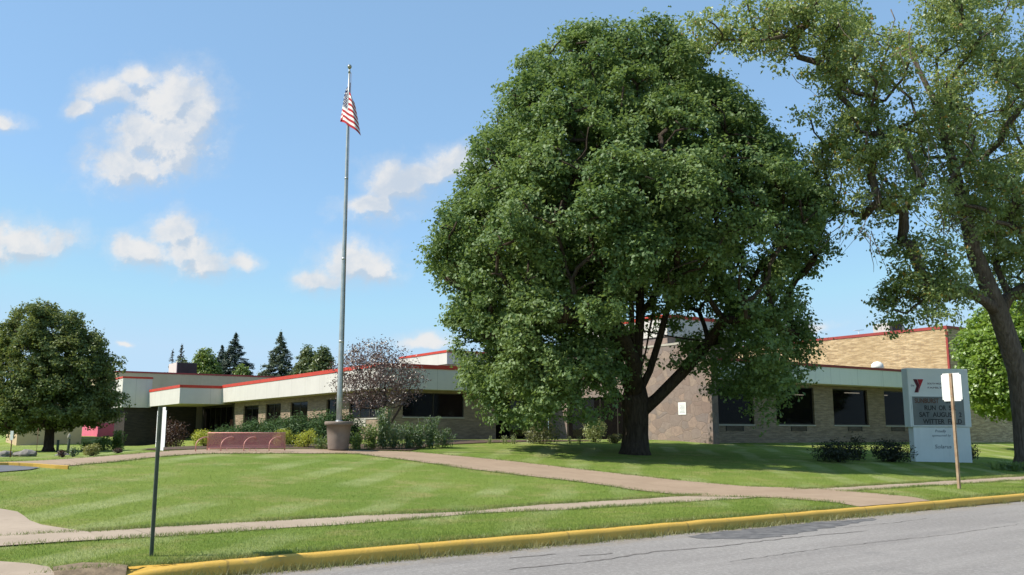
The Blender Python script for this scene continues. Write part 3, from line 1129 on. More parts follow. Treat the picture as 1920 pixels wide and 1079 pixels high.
bou = profile_lobes(MAPLE, 1.0, (bx_, by_), rs, 1.16, 1.0, 2.1, 60000, 0.86, 0.05, maple_keep, 1.04)
lob = bough_lobes(bou, np.array((bx_, by_, 8.0)), rs)
thin = (lob[:, 0] > bx_ + 1.5) & (lob[:, 2] < 10.5)
lob = lob[~thin | (rs.rand(len(lob)) < .62)]
thin = (lob[:, 0] > bx_ - 3.5) & (lob[:, 2] < 8.5) & (lob[:, 1] > by_ - 3)
lob = lob[~thin | (rs.rand(len(lob)) < .6)]
extra = [(bx_ + q[0], by_ + q[1], q[2], q[3]) for q in ((-1.9, -4.2, 3.3, .85), (-1.2, -3.2, 3.6, .7), (-2.4, -3.0, 2.9, .75), (-3.0, -2.2, 4.2, .8), (-2.6, -4.0, 4.0, .9), (-1.5, -4.0, 4.3, .7), (-3.4, -3.6, 3.0, .8), (-4.4, -3.4, 2.7, .8), (-5.2, -2.5, 3.4, .8), (3.9, -2.5, 3.3, .8), (4.7, -2.2, 2.6, .75), (4.4, -2.0, 4.1, .8), (5.4, -1.5, 3.5, .8), (6.2, -1, 4.3, .8), (3.6, -2.2, 4.6, .7), (5.3, -1.6, 5.0, .8))]
lob = np.concatenate([lob, np.array(extra)])
P, N = lobe_leaves(lob, rs, 80, 13, 0.15, 0.85, 0.55, 0.75, 0.5, 0.62, 0.6)


def hollows(P, N, rs, wl, amount, zc=None):
    """thin the foliage in pockets so that light, shade and sky show between the boughs"""
    q = P * (2 * math.pi / wl)
    n_ = (np.sin(q[:, 0] + 1.3 * np.sin(q[:, 2] * .7)) + np.sin(q[:, 1] * .9 + 1.1 * np.sin(q[:, 0] * .6) + 2) + np.sin(q[:, 2] * 1.25 + np.sin(q[:, 1] * .8) + 4)
          + .5 * np.sin(q[:, 0] * 2.1 + q[:, 2] * 1.7) + .5 * np.sin(q[:, 1] * 2.3 - q[:, 2] * 1.9))
    n_ = n_ + rs.normal(size=len(P)) * .35
    keep = n_ > np.quantile(n_, amount)
    return P[keep], N[keep]


P, N = hollows(P, N, rs, 2.9, .36)
V, F = leaf_mesh('crown', P, N, 0.145, 0.70, rs, 0.7, 0.18)
bm = bmesh.new()
tp = [(bx_, by_, 0.55), (bx_ + .01, by_, 1.0), (bx_ + .05, by_, 1.6), (bx_ + .08, by_, 2.3), (bx_ + .04, by_, 2.9), (bx_ + .1, by_, 3.5)]
tr_ = [0.80, 0.58, 0.50, 0.50, 0.58, 0.40]
LIMBS = [(3, [(-.7, .3, 3.3), (-1.6, .5, 4.3), (-2.8, .6, 5.6), (-4.2, .6, 7.0), (-5.2, .5, 8.4)]),
         (4, [(-.45, -.2, 4.0), (-.95, -.3, 5.6), (-1.7, -.4, 7.8), (-2.6, -.3, 10.5), (-3, 0, 13)]),
         (5, [(.2, 0, 4.6), (.35, 0, 6.4), (.3, 0, 9), (.1, 0, 12), (0, 0, 15)]),
         (4, [(.7, .2, 4.1), (1.2, .3, 5.6), (1.9, .4, 8), (2.6, .3, 11), (3, 0, 13.5)]),
         (3, [(.9, -.2, 3.0), (1.9, -.3, 4.0), (3.0, -.3, 5.2), (4.4, -.2, 6.8), (5.4, 0, 8.6)]),
         (4, [(.4, 1.0, 4.2), (.7, 2.4, 6), (.8, 3.8, 8.5)]), (4, [(-.1, -.8, 4.4), (-.3, -2.2, 6.8), (-.4, -3.6, 9)]),
         (5, [(.55, .3, 4.8), (.95, .5, 6.6), (1.1, .6, 9.5)])]
LIMBS = [(i_, [(bx_ + q[0], by_ + q[1], q[2]) for q in l_]) for i_, l_ in LIMBS]
branches(bm, tp, tr_, [l for l in lob[::2] if l[2] > 5.2], rs, 0.46, 3, 0.02, 7, 0.10, 0.42, LIMBS)
finish_tree('maple_tree', 'huge dense dark green maple with a thick dark trunk, in the middle of the lawn', 'tree',
            (bx_, by_, gz_at(bx_, by_)), bm, M['bark'], V, F, M['maple'])

# --- tall loose tree at the right edge, leaning trunk
rs = np.random.RandomState(23)
MASS = [((8.3, 31, 16.1), (1.7, 2.2, 0.95), 17), ((10.5, 31.5, 16.5), (1.9, 2.4, 1.0), 22), ((12.9, 32, 15.5), (1.9, 2.8, 2.1), 34),
        ((13.4, 33, 11.6), (2.3, 2.6, 2.5), 38), ((11.9, 32.5, 12.7), (1.2, 2.2, 1.3), 12), ((15.5, 33.3, 8.0), (1.35, 1.6, 1.5), 20), ((14.7, 33.0, 6.6), (1.0, 1.2, .75), 9), ((16.6, 33.5, 6.9), (.7, 1.0, .4), 4),
        ((18.9, 34.5, 15.3), (2.4, 3.4, 3.6), 44), ((16.4, 33.3, 12.8), (1.7, 2.2, 2.4), 24), ((18.0, 33.2, 10.6), (1.2, 1.6, 1.4), 14), ((19.0, 35.0, 10.7), (1.4, 2.6, 1.7), 22), ((20.6, 36, 8.9), (1.5, 2.5, 2.2), 28),
        ((23.5, 35.5, 14.7), (3.6, 4.2, 5.0), 70), ((16.0, 34, 19.0), (4.0, 4, 2.6), 30), ((21.0, 35.5, 20.0), (4.2, 4.2, 2.8), 34), ((25.5, 36, 9.5), (2.5, 3, 2.5), 18)]
lob = []
for c, r, k in MASS:
    acc = []
    tries = 0
    while len(acc) < k and tries < k * 60:
        tries += 1
        d = rs.normal(size=3)
        d = d / np.linalg.norm(d) * rs.uniform(0.25, 1.0) ** 0.6
        q = np.array(c) + d * np.array(r)
        rr_ = rs.uniform(0.5, 0.95)
        if acc and min(np.sum((np.array(a[:3]) - q) ** 2) for a in acc) < (0.75 * rr_) ** 2: continue
        acc.append((*q, rr_))
    lob += acc
lob = np.array(lob)
P, N = lobe_leaves(lob, rs, 90, 10, 0.15, 0.85, 0.5, 0.5, 0.7, 0.35, 0.9)
P, N = hollows(P, N, rs, 1.9, .36)
V, F = leaf_mesh('crown', P, N, 0.15, 0.55, rs, 1.0, 0.2)
bm = bmesh.new()
tp = [(20.08, 35.75, 0.1), (20.05, 35.75, 0.8), (20.0, 35.7, 2.2), (19.85, 35.6, 4.0), (19.0, 35.1, 6.3), (18.0, 34.6, 8.5), (17.5, 34.2, 10.4), (17.1, 34, 12.1), (16.6, 33.7, 14.0), (15.2, 33, 16.4)]
tr_ = [0.74, 0.50, 0.45, 0.41, 0.36, 0.30, 0.24, 0.18, 0.13, 0.06]
branches(bm, tp, tr_, list(lob), rs, 0.34, 4, 0.014, 6, 0.16, 0.46)
# dead twig sprays hanging from the underside
tw = bmesh.new()
rt = random.Random(4)
for (cx, cy, cz, n, sp, ln) in ((16.6, 33.2, 9.6, 26, 0.9, 1.3), (13.2, 32.2, 10.6, 14, 0.7, 1.2), (12.3, 32.0, 9.0, 10, 0.5, 1.5), (15.6, 32.6, 12.0, 16, 1.0, 1.2), (12.8, 31.2, 14.6, 14, 1.5, 1.2)):
    for _ in range(n):
        p = Vector((cx + rt.gauss(0, sp), cy + rt.gauss(0, sp), cz + rt.gauss(0, sp * .5)))
        d = Vector((rt.uniform(-.8, .5), rt.uniform(-.5, .5), -rt.uniform(.3, 1.1))).normalized()
        pts = [p]
        for _k in range(4):
            d = (d + Vector((rt.gauss(0, .25), rt.gauss(0, .25), rt.gauss(0, .2) - .05))).normalized()
            pts.append(pts[-1] + d * ln * rt.uniform(.18, .32))
        tube(tw, pts, [.02, .016, .012, .009, .006], 4)
base = (20.08, 35.75, gz_at(20.08, 35.75))
e = finish_tree('street_tree', 'tall loose yellow green tree with a leaning trunk at the right edge, overhanging the sign', 'tree', base, bm, M['bark_grey'], V, F, M['loose_leaf'])
for v in tw.verts: v.co -= Vector(base)
tag(obj('dead_twigs', tw, M['twig'], e), kind='stuff')

# --- rounded dark tree at the left
rs = np.random.RandomState(31)
tx, ty = -28.7, 57.0
LIND = [(9.98, -1.95, -0.76), (9.06, -2.89, 1.17), (8.04, -3.64, 2.09), (6.69, -4.19, 3.36), (5.35, -4.4, 4.03), (4.02, -4.45, 4.38), (2.86, -4.17, 4.3), (2.04, -3.1, 3.3), (1.6, -2.2, 1.8)]
bou = profile_lobes(LIND, 0.95, (tx, ty), rs, 1.22, 0.8, 1.5, 20000, 0.80, 0.12, lambda x, y, z: not (z < 2.0 and abs(x) < .5 and y < 0), 1.05)
lob = bough_lobes(bou, np.array((tx, ty, 4.0)), rs, (7, 10))
lob = np.concatenate([lob, np.array([(tx + q[0], ty + q[1], q[2], q[3]) for q in ((1.4, -.6, 8.75, .55), (1.75, -.2, 8.4, .5), (2.5, -.4, 7.75, .6), (2.9, -.6, 7.2, .5), (3.9, -.3, 6.1, .55), (4.3, -.5, 5.4, .5), (-.9, 0, 9.6, .4), (-2.6, -.4, 8.1, .5), (-3.6, -.4, 7.0, .55), (4.5, -.6, 3.6, .6))])])
lob = lob[lob[:, 2] - lob[:, 3] * .8 > np.where(lob[:, 0] > tx + 1.0, 1.95, 1.45)]
P, N = lobe_leaves(lob, rs, 120, 11, 0.14, 0.9, 0.45, 0.75, 0.5, 0.7, 0.5)
P, N = hollows(P, N, rs, 2.0, .30)
V, F = leaf_mesh('crown', P, N, 0.155, 0.7, rs, 0.6, 0.15)
bm = bmesh.new()
tp = [(tx, ty, 0.3), (tx, ty, 0.8), (tx, ty, 1.6), (tx, ty, 2.6), (tx - .2, ty, 4.5), (tx - .5, ty, 6.5), (tx - 1.0, ty, 8.5)]
branches(bm, tp, [.5, .30, .27, .26, .2, .14, .06], list(lob), rs, .26, 2, .018, 6, .1)
finish_tree('linden_tree', 'dark green dome shaped tree with a short trunk, at the left edge of the photo', 'tree', (tx, ty, gz_at(tx, ty)), bm, M['bark'], V, F, M['linden'])

# --- bright small tree by the brick block
rs = np.random.RandomState(37)
tx, ty = 27.8, 50.0
BRI = [(8.75, -1.06, 1.61), (7.85, -2.26, 3.01), (6.66, -3.01, 3.48), (5.48, -3.16, 3.66), (4.31, -3.19, 3.54), (3.44, -2.6, 2.87), (2.6, -1.57, 1.93)]
lob = profile_lobes(BRI, 0.95, (tx, ty), rs, 0.9, 0.5, 0.95, 6000, 0.7, 0.15)
P, N = lobe_leaves(lob, rs, 55, 9, 0.16, 0.85, 0.5, 0.7, 0.55, 0.7, 0.5)
V, F = leaf_mesh('crown', P, N, 0.22, 0.7, rs, 0.7, 0.15)
bm = bmesh.new()
g_ = gz_at(tx, ty)
branches(bm, [(tx, ty, g_ - .2), (tx, ty, g_ + .6), (tx, ty, 2.3), (tx + .1, ty, 4.0), (tx, ty, 6.5)], [.25, .17, .15, .12, .06], list(lob), rs, .15, 2, .015, 5, .1)
finish_tree('young_tree', 'bright green young tree in front of the brick block, behind the leaning trunk', 'tree', (tx, ty, g_), bm, M['bark_grey'], V, F, M['bright_leaf'])

# --- purple crab apple, sparse
rs = np.random.RandomState(41)
tx, ty = -6.18, 43.0
g_ = gz_at(tx, ty)
CRAB = [(6.04, -1.25, -0.1), (5.71, -1.6, 0.75), (5.2, -2.3, 1.7), (4.44, -2.7, 2.35), (3.69, -2.6, 2.25), (3.19, -2.2, 1.75), (2.6, -1.4, 1.0)]
lob = profile_lobes(CRAB, 0.9, (tx, ty), rs, 0.85, 0.38, 0.62, 6000, 0.5, 0.35)
P, N = lobe_leaves(lob, rs, 46, 5.5, 0.17, 0.9, 0.4, 0.5, 0.8, 0.2, 0.2)
P, N = hollows(P, N, rs, 1.1, .26)
V, F = leaf_mesh('crown', P, N, 0.105, 0.5, rs, 0.3, 0.2)
bm = bmesh.new()
branches(bm, [(tx - .05, ty, g_ - .2), (tx, ty, g_ + .5), (tx + .02, ty, 2.0), (tx + .15, ty, 3.0), (tx + .2, ty, 4.3)], [.13, .10, .085, .07, .04], list(lob), rs, .10, 1, .012, 5, .05, 0.5)
tube(bm, [(tx + .1, ty - .1, g_), (tx + .3, ty - .15, g_ + .9), (tx + .75, ty - .1, 2.5), (tx + 1.2, ty, 3.3), (tx + 1.5, ty, 4.2)], [.07, .06, .055, .04, .02], 6)
finish_tree('crabapple_tree', 'small sparse purple leaved tree with crooked stems, between flagpole and corner window', 'tree', (tx, ty, g_), bm, M['bark_grey'], V, F, M['purple_leaf'])


# --- trees beyond the building
def conifer(name, label, x, y, ztop, width, mat_, seed, sparse=1.0, base_z=1.3):
    rs = np.random.RandomState(seed)
    H = ztop - base_z
    bm = bmesh.new()
    tube(bm, [(x, y, base_z - .3), (x, y, base_z + H * .5), (x, y, ztop - .1)], [.22, .13, .03], 6)
    P, N, D = [], [], []
    z = base_z + 1.2
    while z < ztop - .15:
        f = (ztop - z) / H
        r = width / 2 * min(1.0, 1.75 * f) * rs.uniform(.8, 1.1)
        nb = int(rs.uniform(7, 10) * sparse) + 1
        for k in range(nb):
            ph = rs.uniform(0, 2 * math.pi)
            rb = r * rs.uniform(.65, 1.12)
            dv = np.array((math.cos(ph), math.sin(ph), 0))
            m = max(3, int(rb / .075))
            tt = np.sqrt(rs.rand(m * 3)) * rb
            pp = np.array((x, y, z)) + dv * tt[:, None]
            pp[:, 2] += -0.28 * tt + 0.13 * tt * tt / max(rb, .3)
            pp += rs.normal(size=pp.shape) * np.array((.13, .13, .10)) * (0.5 + tt[:, None] / max(rb, .3) * .6)
            P.append(pp)
            N.append(np.tile(dv * .3 + np.array((0, 0, .8)), (len(pp), 1)) + rs.normal(size=pp.shape) * .45)
            if rb > .5:
                tube(bm, [(x, y, z), tuple(np.array((x, y, z)) + dv * rb * .8 + np.array((0, 0, -.15 * rb)))], [.035, .012], 4)
        z += rs.uniform(.24, .40)
    # leader
    P.append(np.array((x, y, ztop - .2)) + rs.normal(size=(14, 3)) * np.array((.06, .06, .2)))
    N.append(rs.normal(size=(14, 3)))
    V, F = leaf_mesh('crown', np.concatenate(P), np.concatenate(N), 0.36, 0.34, rs, 0.5, 0.3)
    return finish_tree(name, label, 'tree', (x, y, base_z), bm, M['bark'], V, F, mat_, 'trees behind the building')


def round_tree(name, label, x, y, ztop, width, zbot, mat_, seed, dens=1.0, leaf=0.34):
    rs = np.random.RandomState(seed)
    h = ztop - zbot
    pr = [(zbot, -width * .3, width * .3), (zbot + h * .25, -width * .5, width * .5), (zbot + h * .55, -width * .47, width * .47),
          (zbot + h * .8, -width * .32, width * .3), (ztop, -width * .1, width * .1)]
    pr = [(z, a * rs.uniform(.8, 1.15), b * rs.uniform(.8, 1.15)) for z, a, b in pr]
    lob = profile_lobes(pr, 0.95, (x, y), rs, 0.85, .55, 1.05, 3000, .6, .2)
    P, N = lobe_leaves(lob, rs, 26 * dens, 7, .2, .85, .5, .7, .55, .6, .4)
    V, F = leaf_mesh('crown', P, N, leaf, .7, rs, .5, .15)
    bm = bmesh.new()
    branches(bm, [(x, y, 1.0), (x, y, zbot), (x, y, zbot + h * .4), (x, y, zbot + h * .7)], [.3, .22, .14, .06], list(lob), rs, .18, 1, .025, 5, .1)
    return finish_tree(name, label, 'tree', (x, y, 1.0), bm, M['bark'], V, F, mat_, 'trees behind the building')


k_ = 1.22


def fa(x, y, z):
    return x * k_, y * k_, 1.65 + (z - 1.65) * k_


x, y, z = fa(-38.19, 125, 15.29)
conifer('spruce_tree', 'dense pointed dark spruce behind the roof, darkest of the far conifers', x, y, z, 11.0, M['conifer'], 51)
x, y, z = fa(-30.71, 120, 14.95)
conifer('pine_tree', 'ragged grey green conifer with gaps, nearest to the flagpole behind the roof', x, y, z, 9.6, M['conifer_grey'], 52, .85)
x, y, z = fa(-41.0, 128, 13.9)
conifer('spruce_tree', 'smaller dark conifer just left of the tall pointed spruce', x, y, z, 7.6, M['conifer'], 53, 1.0)
x, y, z = fa(-43.07, 118, 13.0)
conifer('dying_tree', 'thin nearly bare conifer above the rooftop unit at far left', x, y, z, 4.4, M['dead_needle'], 54, .22)
x, y, z = fa(-44.6, 119, 12.4)
conifer('dying_tree', 'short thin bare conifer, leftmost tree behind the roof', x, y, z, 3.4, M['dead_needle'], 62, .22)
x, y, z = fa(-39.4, 117, 12.4)
round_tree('broadleaf_tree', 'lime green bushy tree between rooftop unit and dark spruces', x, y, z, 6.6, 6, M['lime_leaf'], 55)
x, y, z = fa(-42.4, 117, 11.2)
round_tree('broadleaf_tree', 'low green bushy tree right behind the rooftop unit', x, y, z, 4.4, 5.5, M['far_leaf'], 60)
x, y, z = fa(-35.3, 119, 10.6)
round_tree('broadleaf_tree', 'low lime green bush-like tree at the foot of the tall spruce', x, y, z, 4.0, 5, M['lime_leaf'], 61)
x, y, z = fa(-26.6, 118, 12.9)
round_tree('broadleaf_tree', 'olive green round tree just left of the flagpole, behind the red trimmed roof', x, y, z, 6.0, 6, M['far_leaf'], 56)
x, y, z = fa(-23.6, 113, 12.4)
round_tree('broadleaf_tree', 'mid green round tree directly behind the flagpole', x, y, z, 4.8, 6, M['far_leaf'], 57)
x, y, z = fa(-32.9, 120, 9.9)
round_tree('broadleaf_tree', 'pale low treetop in the gap between the two tall conifers', x, y, z, 4.5, 5, M['far_leaf'], 58, .6)


# ------------------------------------------------------------------ shrubs and garden plants
def shrub(name, label, x, y, rx, h, mat_, seed, leaf=.07, aspect=.6, n=1500, group=None, ry=None, spike=0.0, lumps=9, cat='shrub', stems=7):
    rs = np.random.RandomState(seed)
    z0 = gz_at(x, y)
    ry = ry or rx * .9
    P, N = [], []
    tips = []
    for _ in range(lumps):
        ph, q = rs.uniform(0, 2 * math.pi), rs.rand() ** .5 * .62
        lx, ly = rx * q * math.cos(ph), ry * q * math.sin(ph)
        lr = rs.uniform(.38, .6)
        lz = h * (rs.uniform(.42, .68) - .16 * q)
        m = n // lumps
        d = unit(rs.normal(size=(m, 3)))
        c = np.array((lx, ly, lz)) + d * np.array((rx * lr, ry * lr, h * min(lr, .45))) * (rs.uniform(.6, 1.05, m) + spike * np.abs(rs.normal(size=m)) * (d[:, 2] > 0.0))[:, None]
        P.append(c)
        N.append(d * .6 + np.array((0, 0, .5)) + rs.normal(size=(m, 3)) * .55)
        tips.append((lx, ly, lz))
    P = np.concatenate(P)
    N = np.concatenate(N)
    P[:, 2] = np.where(P[:, 2] < 0.02, np.abs(P[:, 2]) + .02, P[:, 2])
    V, F = leaf_mesh('f', P, N, leaf, aspect, rs, -spike, .2)
    bm = bmesh.new()
    for i in range(min(stems, len(tips))):
        tx_, ty_, tz_ = tips[i]
        tube(bm, [(tx_ * .15, ty_ * .15, -.05), (tx_ * .6, ty_ * .6, tz_ * .6), (tx_, ty_, tz_ + h * .15)], [.02, .014, .006], 4)
    e = empty(name, (x, y, z0), label, cat, group)
    obj('stems', bm, M['bark'], e)
    link_mesh('foliage', np_mesh('foliage', V, F, 3), mat_, e)
    return e


def herb(name, label, x, y, spread, h, mat_, seed, stems=16, leaf=.10, group=None, cat='plant', aspect=.35):
    rs = np.random.RandomState(seed)
    z0 = gz_at(x, y)
    bm = bmesh.new()
    P, N = [], []
    for _ in range(stems):
        bx0, by0 = rs.normal(size=2) * spread * .35
        lean = rs.normal(size=2) * spread * .38
        hh = h * rs.uniform(.62, 1.05)
        tube(bm, [(bx0, by0, -.03), (bx0 + lean[0] * .4, by0 + lean[1] * .4, hh * .6), (bx0 + lean[0], by0 + lean[1], hh)], [.009, .007, .004], 4)
        m = int(hh / .022)
        f = rs.uniform(.08, 1.0, m)
        c = np.stack([bx0 + lean[0] * f * f, by0 + lean[1] * f * f, hh * f], 1) + rs.normal(size=(m, 3)) * np.array((.055, .055, .02))
        P.append(c)
        N.append(rs.normal(size=(m, 3)) * .6 + np.array((0, 0, .7)))
    V, F = leaf_mesh('f', np.concatenate(P), np.concatenate(N), leaf, aspect, rs, .2, .25)
    e = empty(name, (x, y, z0), label, cat, group)
    obj('stems', bm, M['herb'], e)
    link_mesh('foliage', np_mesh('foliage', V, F, 3), mat_, e)
    return e


G1 = 'junipers along the left wing'
for i, (x, y, rx, h, lb) in enumerate([
        (-15.75, 52.0, 1.5, 1.3, 'leftmost dark green juniper at the end of the row under the left wing windows'),
        (-13.7, 49.3, 1.6, 1.6, 'dark green juniper second from the left in the row under the left wing windows'),
        (-11.6, 46.5, 1.55, 1.65, 'dark green juniper in the middle of the row under the left wing windows'),
        (-9.9, 44.3, 1.5, 1.65, 'dark green juniper left of the pole, behind the golden shrubs'),
        (-8.35, 42.6, 1.3, 1.6, 'dark green juniper directly behind the flagpole planter')]):
    shrub('juniper', lb, x, y, rx, h, M['juniper'], 70 + i, .17, .30, 10500, G1, spike=.30, lumps=15)

G2 = 'golden green shrubs behind the bike rack'
shrub('golden_shrub', 'golden green shrub at the left end of the red bike rack', -10.75, 32.4, .66, .60, M['gold_shrub'], 81, .05, .6, 1900, G2)
shrub('golden_shrub', 'golden green shrub showing through the right end of the bike rack', -8.35, 33.5, .42, .66, M['gold_shrub'], 82, .05, .6, 1500, G2)
shrub('golden_shrub', 'broad golden green shrub between bike rack and planter', -7.45, 33.4, .55, .66, M['gold_shrub'], 83, .05, .6, 1800, G2)
herb('leafy_plant', 'low fresh green plant touching the left side of the planter', -6.82, 32.9, .34, .46, M['herb_light'], 84, 22, .08)
G3 = 'tall garden plants right of the planter'
for i, (x, y, sp, h, m_, lb) in enumerate([
        (-5.62, 33.2, .30, .62, 'herb_light', 'short yellow green plant touching the right side of the planter'),
        (-5.15, 33.6, .34, .95, 'herb_light', 'yellow green plant second to the right of the planter'),
        (-4.75, 33.9, .26, 1.50, 'herb', 'tallest narrow leafy plant, climbing in front of the purple tree stems'),
        (-4.45, 34.3, .38, 1.00, 'herb', 'mid green plant just right of the tallest narrow plant'),
        (-4.0, 34.8, .42, .98, 'herb', 'bushy dark green plant in front of the pale corner pier'),
        (-3.55, 35.2, .40, .92, 'herb', 'dark green plant below the left part of the wide dark window'),
        (-3.2, 35.6, .38, 1.18, 'herb', 'tall pointed green plant at the right end of the tall plants'),
        (-2.75, 36.2, .36, .72, 'herb', 'low dark green plant, last one right of the tall plants')]):
    herb('leafy_plant', lb, x, y, sp, h, M[m_], 90 + i, 26, .10, G3)
shrub('shrub', 'olive green shrub by the dark wall, left of the maple trunk', 1.35, 41.0, .92, 1.05, M['olive_shrub'], 101, .085, .6, 1900, spike=.15)
shrub('shrub', 'pale yellowish shrub close to the left of the maple trunk', 3.95, 43.8, .72, 1.05, M['pale_shrub'], 102, .09, .6, 1700, spike=.12)
shrub('shrub', 'small low green shrub tucked right of the pale yellowish one', 4.9, 43.5, .45, .45, M['olive_shrub'], 103, .08, .6, 700)
G4 = 'small bedding plants along the dark wall'
for i, (px, lb) in enumerate([(-.95, 'leftmost tiny bedding plant along the dark wall'), (-.35, 'second tiny bedding plant from the left along the dark wall'),
                              (.05, 'third tiny bedding plant from the left, near the olive shrub'), (2.62, 'tiny bedding plant just right of the olive shrub'), (3.05, 'tiny bedding plant just left of the pale shrub')]):
    herb('bedding_plant', lb, px, 40.2 + px * .55, .14, .33 + .05 * (i % 3), M['pale_shrub'], 110 + i, 7, .07, G4)
G5 = 'dark shrubs beside the message sign'
shrub('dark_shrub', 'dark spreading shrub on the lawn left of the message sign, leftmost', 12.75, 36.0, 1.05, .78, M['dark_shrub'], 120, .09, .45, 3000, G5, spike=.18, lumps=12)
shrub('dark_shrub', 'dark spreading shrub touching the left corner of the message sign', 15.2, 37.2, .98, .86, M['dark_shrub'], 121, .09, .45, 3000, G5, spike=.18, lumps=12)
shrub('dark_shrub', 'dark upright sprig in the gap between the two dark shrubs', 14.05, 37.4, .35, .98, M['dark_shrub'], 123, .09, .45, 800, G5, spike=.3, lumps=6)
shrub('dark_shrub', 'small dark shrub behind the right corner of the message sign', 19.85, 39.9, .45, .75, M['dark_shrub'], 122, .09, .45, 1000, G5, spike=.18)
herb('weed_clump', 'clump of long grass at the foot of the leaning trunk', 18.7, 34.6, .75, .34, M['herb_light'], 124, 60, .13, aspect=.16)
# left garden
shrub('red_shrub', 'reddish brown shrub beside the white column under the canopy', -25.6, 69.5, 1.15, 2.0, M['red_shrub'], 130, .14, .5, 2600, spike=.35, lumps=10)
shrub('yellow_shrub', 'round yellowish mound beside the walk at left', -12.65, 27.75, .29, .36, M['spirea'], 131, .035, .6, 1900)
shrub('red_shrub', 'tiny dark red shrub right of the yellowish mound', -12.35, 28.85, .165, .17, M['red_shrub'], 132, .03, .6, 700)
shrub('red_shrub', 'low red shrub in front of the short posts at far left', -13.35, 27.4, .15, .24, M['red_shrub'], 133, .03, .6, 700)
shrub('green_shrub', 'small grey green shrub next to the low red one at far left', -13.12, 27.55, .15, .30, M['herb'], 134, .035, .5, 700)
for i, (x, y, sp, h, lb) in enumerate([(-25.1, 58.5, .62, 1.35, 'tall light green plant against the dark brick pylon'), (-25.9, 58.2, .55, .9, 'lower light green plant left of the pylon'), (-26.9, 58.0, .45, .55, 'low pale green plant, leftmost by the pylon')]):
    herb('leafy_plant', lb, x, y, sp, h, M['herb_light'], 140 + i, 26, .17, 'light green plants by the pylon')


# ------------------------------------------------------------------ the building
B = empty('community_building', (C1[0], C1[1], 0), 'long low building with white fascia, red roof trim and tan brick walls behind the lawn', 'building', rz=R(34))


def bpart(name, boxes, mat_, parent=None, label=None, bevel=0):
    bm = bmesh.new()
    for b in boxes: box(bm, *b)
    if bevel: bmesh.ops.bevel(bm, geom=bm.edges[:], offset=bevel, segments=2, affect='EDGES', profile=.5)
    o = obj(name, bm, mat_, parent or B)
    if label: o['label'] = label
    return o


def wall(axis_, u0, u1, v0, v1, z0, z1, ops):
    """boxes of a wall running along axis_ ('a' or 'b') with openings (u0,u1,z0,z1)"""
    out = []

    def add(p, q, za, zb):
        if q - p > 1e-4 and zb - za > 1e-4:
            out.append((p, q, v0, v1, za, zb) if axis_ == 'a' else (v0, v1, p, q, za, zb))
    cur = u0
    for (p, q, za, zb) in sorted(ops):
        add(cur, p, z0, z1)
        add(p, q, z0, za)
        add(p, q, zb, z1)
        cur = q
    add(cur, u1, z0, z1)
    return out


def window(axis_, u0, u1, v, inward, z0, z1, mull=(), sill=True, name='window'):
    """v = outer wall face; inward = +1/-1 direction into the building"""
    dv = inward * 0.12
    fw = 0.06
    fr = []

    def bb(p, q, r0, r1, za, zb):
        lo, hi = min(v + r0, v + r1), max(v + r0, v + r1)
        return (p, q, lo, hi, za, zb) if axis_ == 'a' else (lo, hi, p, q, za, zb)
    e = inward
    fr += [bb(u0, u0 + fw, .10 * e, .18 * e, z0, z1), bb(u1 - fw, u1, .10 * e, .18 * e, z0, z1),
           bb(u0 + fw, u1 - fw, .10 * e, .18 * e, z1 - fw, z1), bb(u0 + fw, u1 - fw, .10 * e, .18 * e, z0, z0 + fw)]
    for mx in mull:
        fr.append(bb(mx - .035, mx + .035, .105 * e, .175 * e, z0 + fw, z1 - fw))
    wn = bpart(name, fr, M['frame'])
    edges = [u0 + fw] + [x_ for x_ in mull] + [u1 - fw]
    for p, q in zip(edges, edges[1:]):
        p2 = p + (.035 if p in mull else 0)
        q2 = q - (.035 if q in mull else 0)
        bpart('pane', [bb(p2, q2, .13 * e, .145 * e, z0 + fw, z1 - fw)], M['glass'], wn)
    if sill:
        bpart('sill', [bb(u0 - .02, u1 + .02, -.04 * e, .098 * e, z0 - .07, z0 - .002)], M['sill'], wn)
    return wn


GB = -0.4   # walls run below ground
# ---- left wing
lw_ops = [(1.5, 6.0, 2.5, 3.75), (7.2, 9.5, 2.1, 3.75), (12.7, 15.9, 2.1, 3.75), (17.8, 21.0, 2.1, 3.75), (22.6, 26.2, 2.1, 3.75)]
bpart('brick_wall', wall('b', 1.001, 28.5, .9, 1.2, GB, 4.05, lw_ops), M['wing_brick'])
window('b', 1.5, 6.0, .9, 1, 2.5, 3.75, (3.3, 4.6))
for p, q in ((7.2, 9.5), (12.7, 15.9), (17.8, 21.0), (22.6, 26.2)):
    window('b', p, q, .9, 1, 2.1, 3.75, ((p + q) / 2,))
bpart('spandrel_panel', [(.86, .898, 3.5, 6.0, 1.98, 2.42)], M['sill'], label='pale panel below the corner window')
fw_ops = [(1.83, 5.86, 2.55, 3.92), (8.1, 10.3, 1.15, 3.85)]
bpart('brick_wall', wall('a', .9, 12.0, .7, 1.0, GB, 4.05, fw_ops), M['wing_brick'])
window('a', 1.83, 5.86, .7, 1, 2.55, 3.92, (3.85,))
window('a', 8.1, 10.3, .7, 1, 1.15, 3.85, (9.2,), False, 'glass_door')
TZ = 5.25
bpart('fascia', [(0, .22, 0, 29.0, 4.08, TZ)], M['white_panel'])
bpart('fascia', [(.22, 12.0, 0, .22, 4.08, TZ)], M['white_panel'])
bpart('roof_trim', [(-.035, .26, -.035, 29.0, TZ, TZ + .23), (.26, 12.0, -.035, .26, TZ, TZ + .23)], M['red_trim'])
bpart('soffit', [(.22, 1.6, .22, 29.0, 4.051, 4.10), (1.6, 12.0, .22, 1.3, 4.051, 4.10)], M['soffit'])
bpart('roof', [(.26, 34, .26, 54.8, 5.05, 5.2)], M['roofing'])
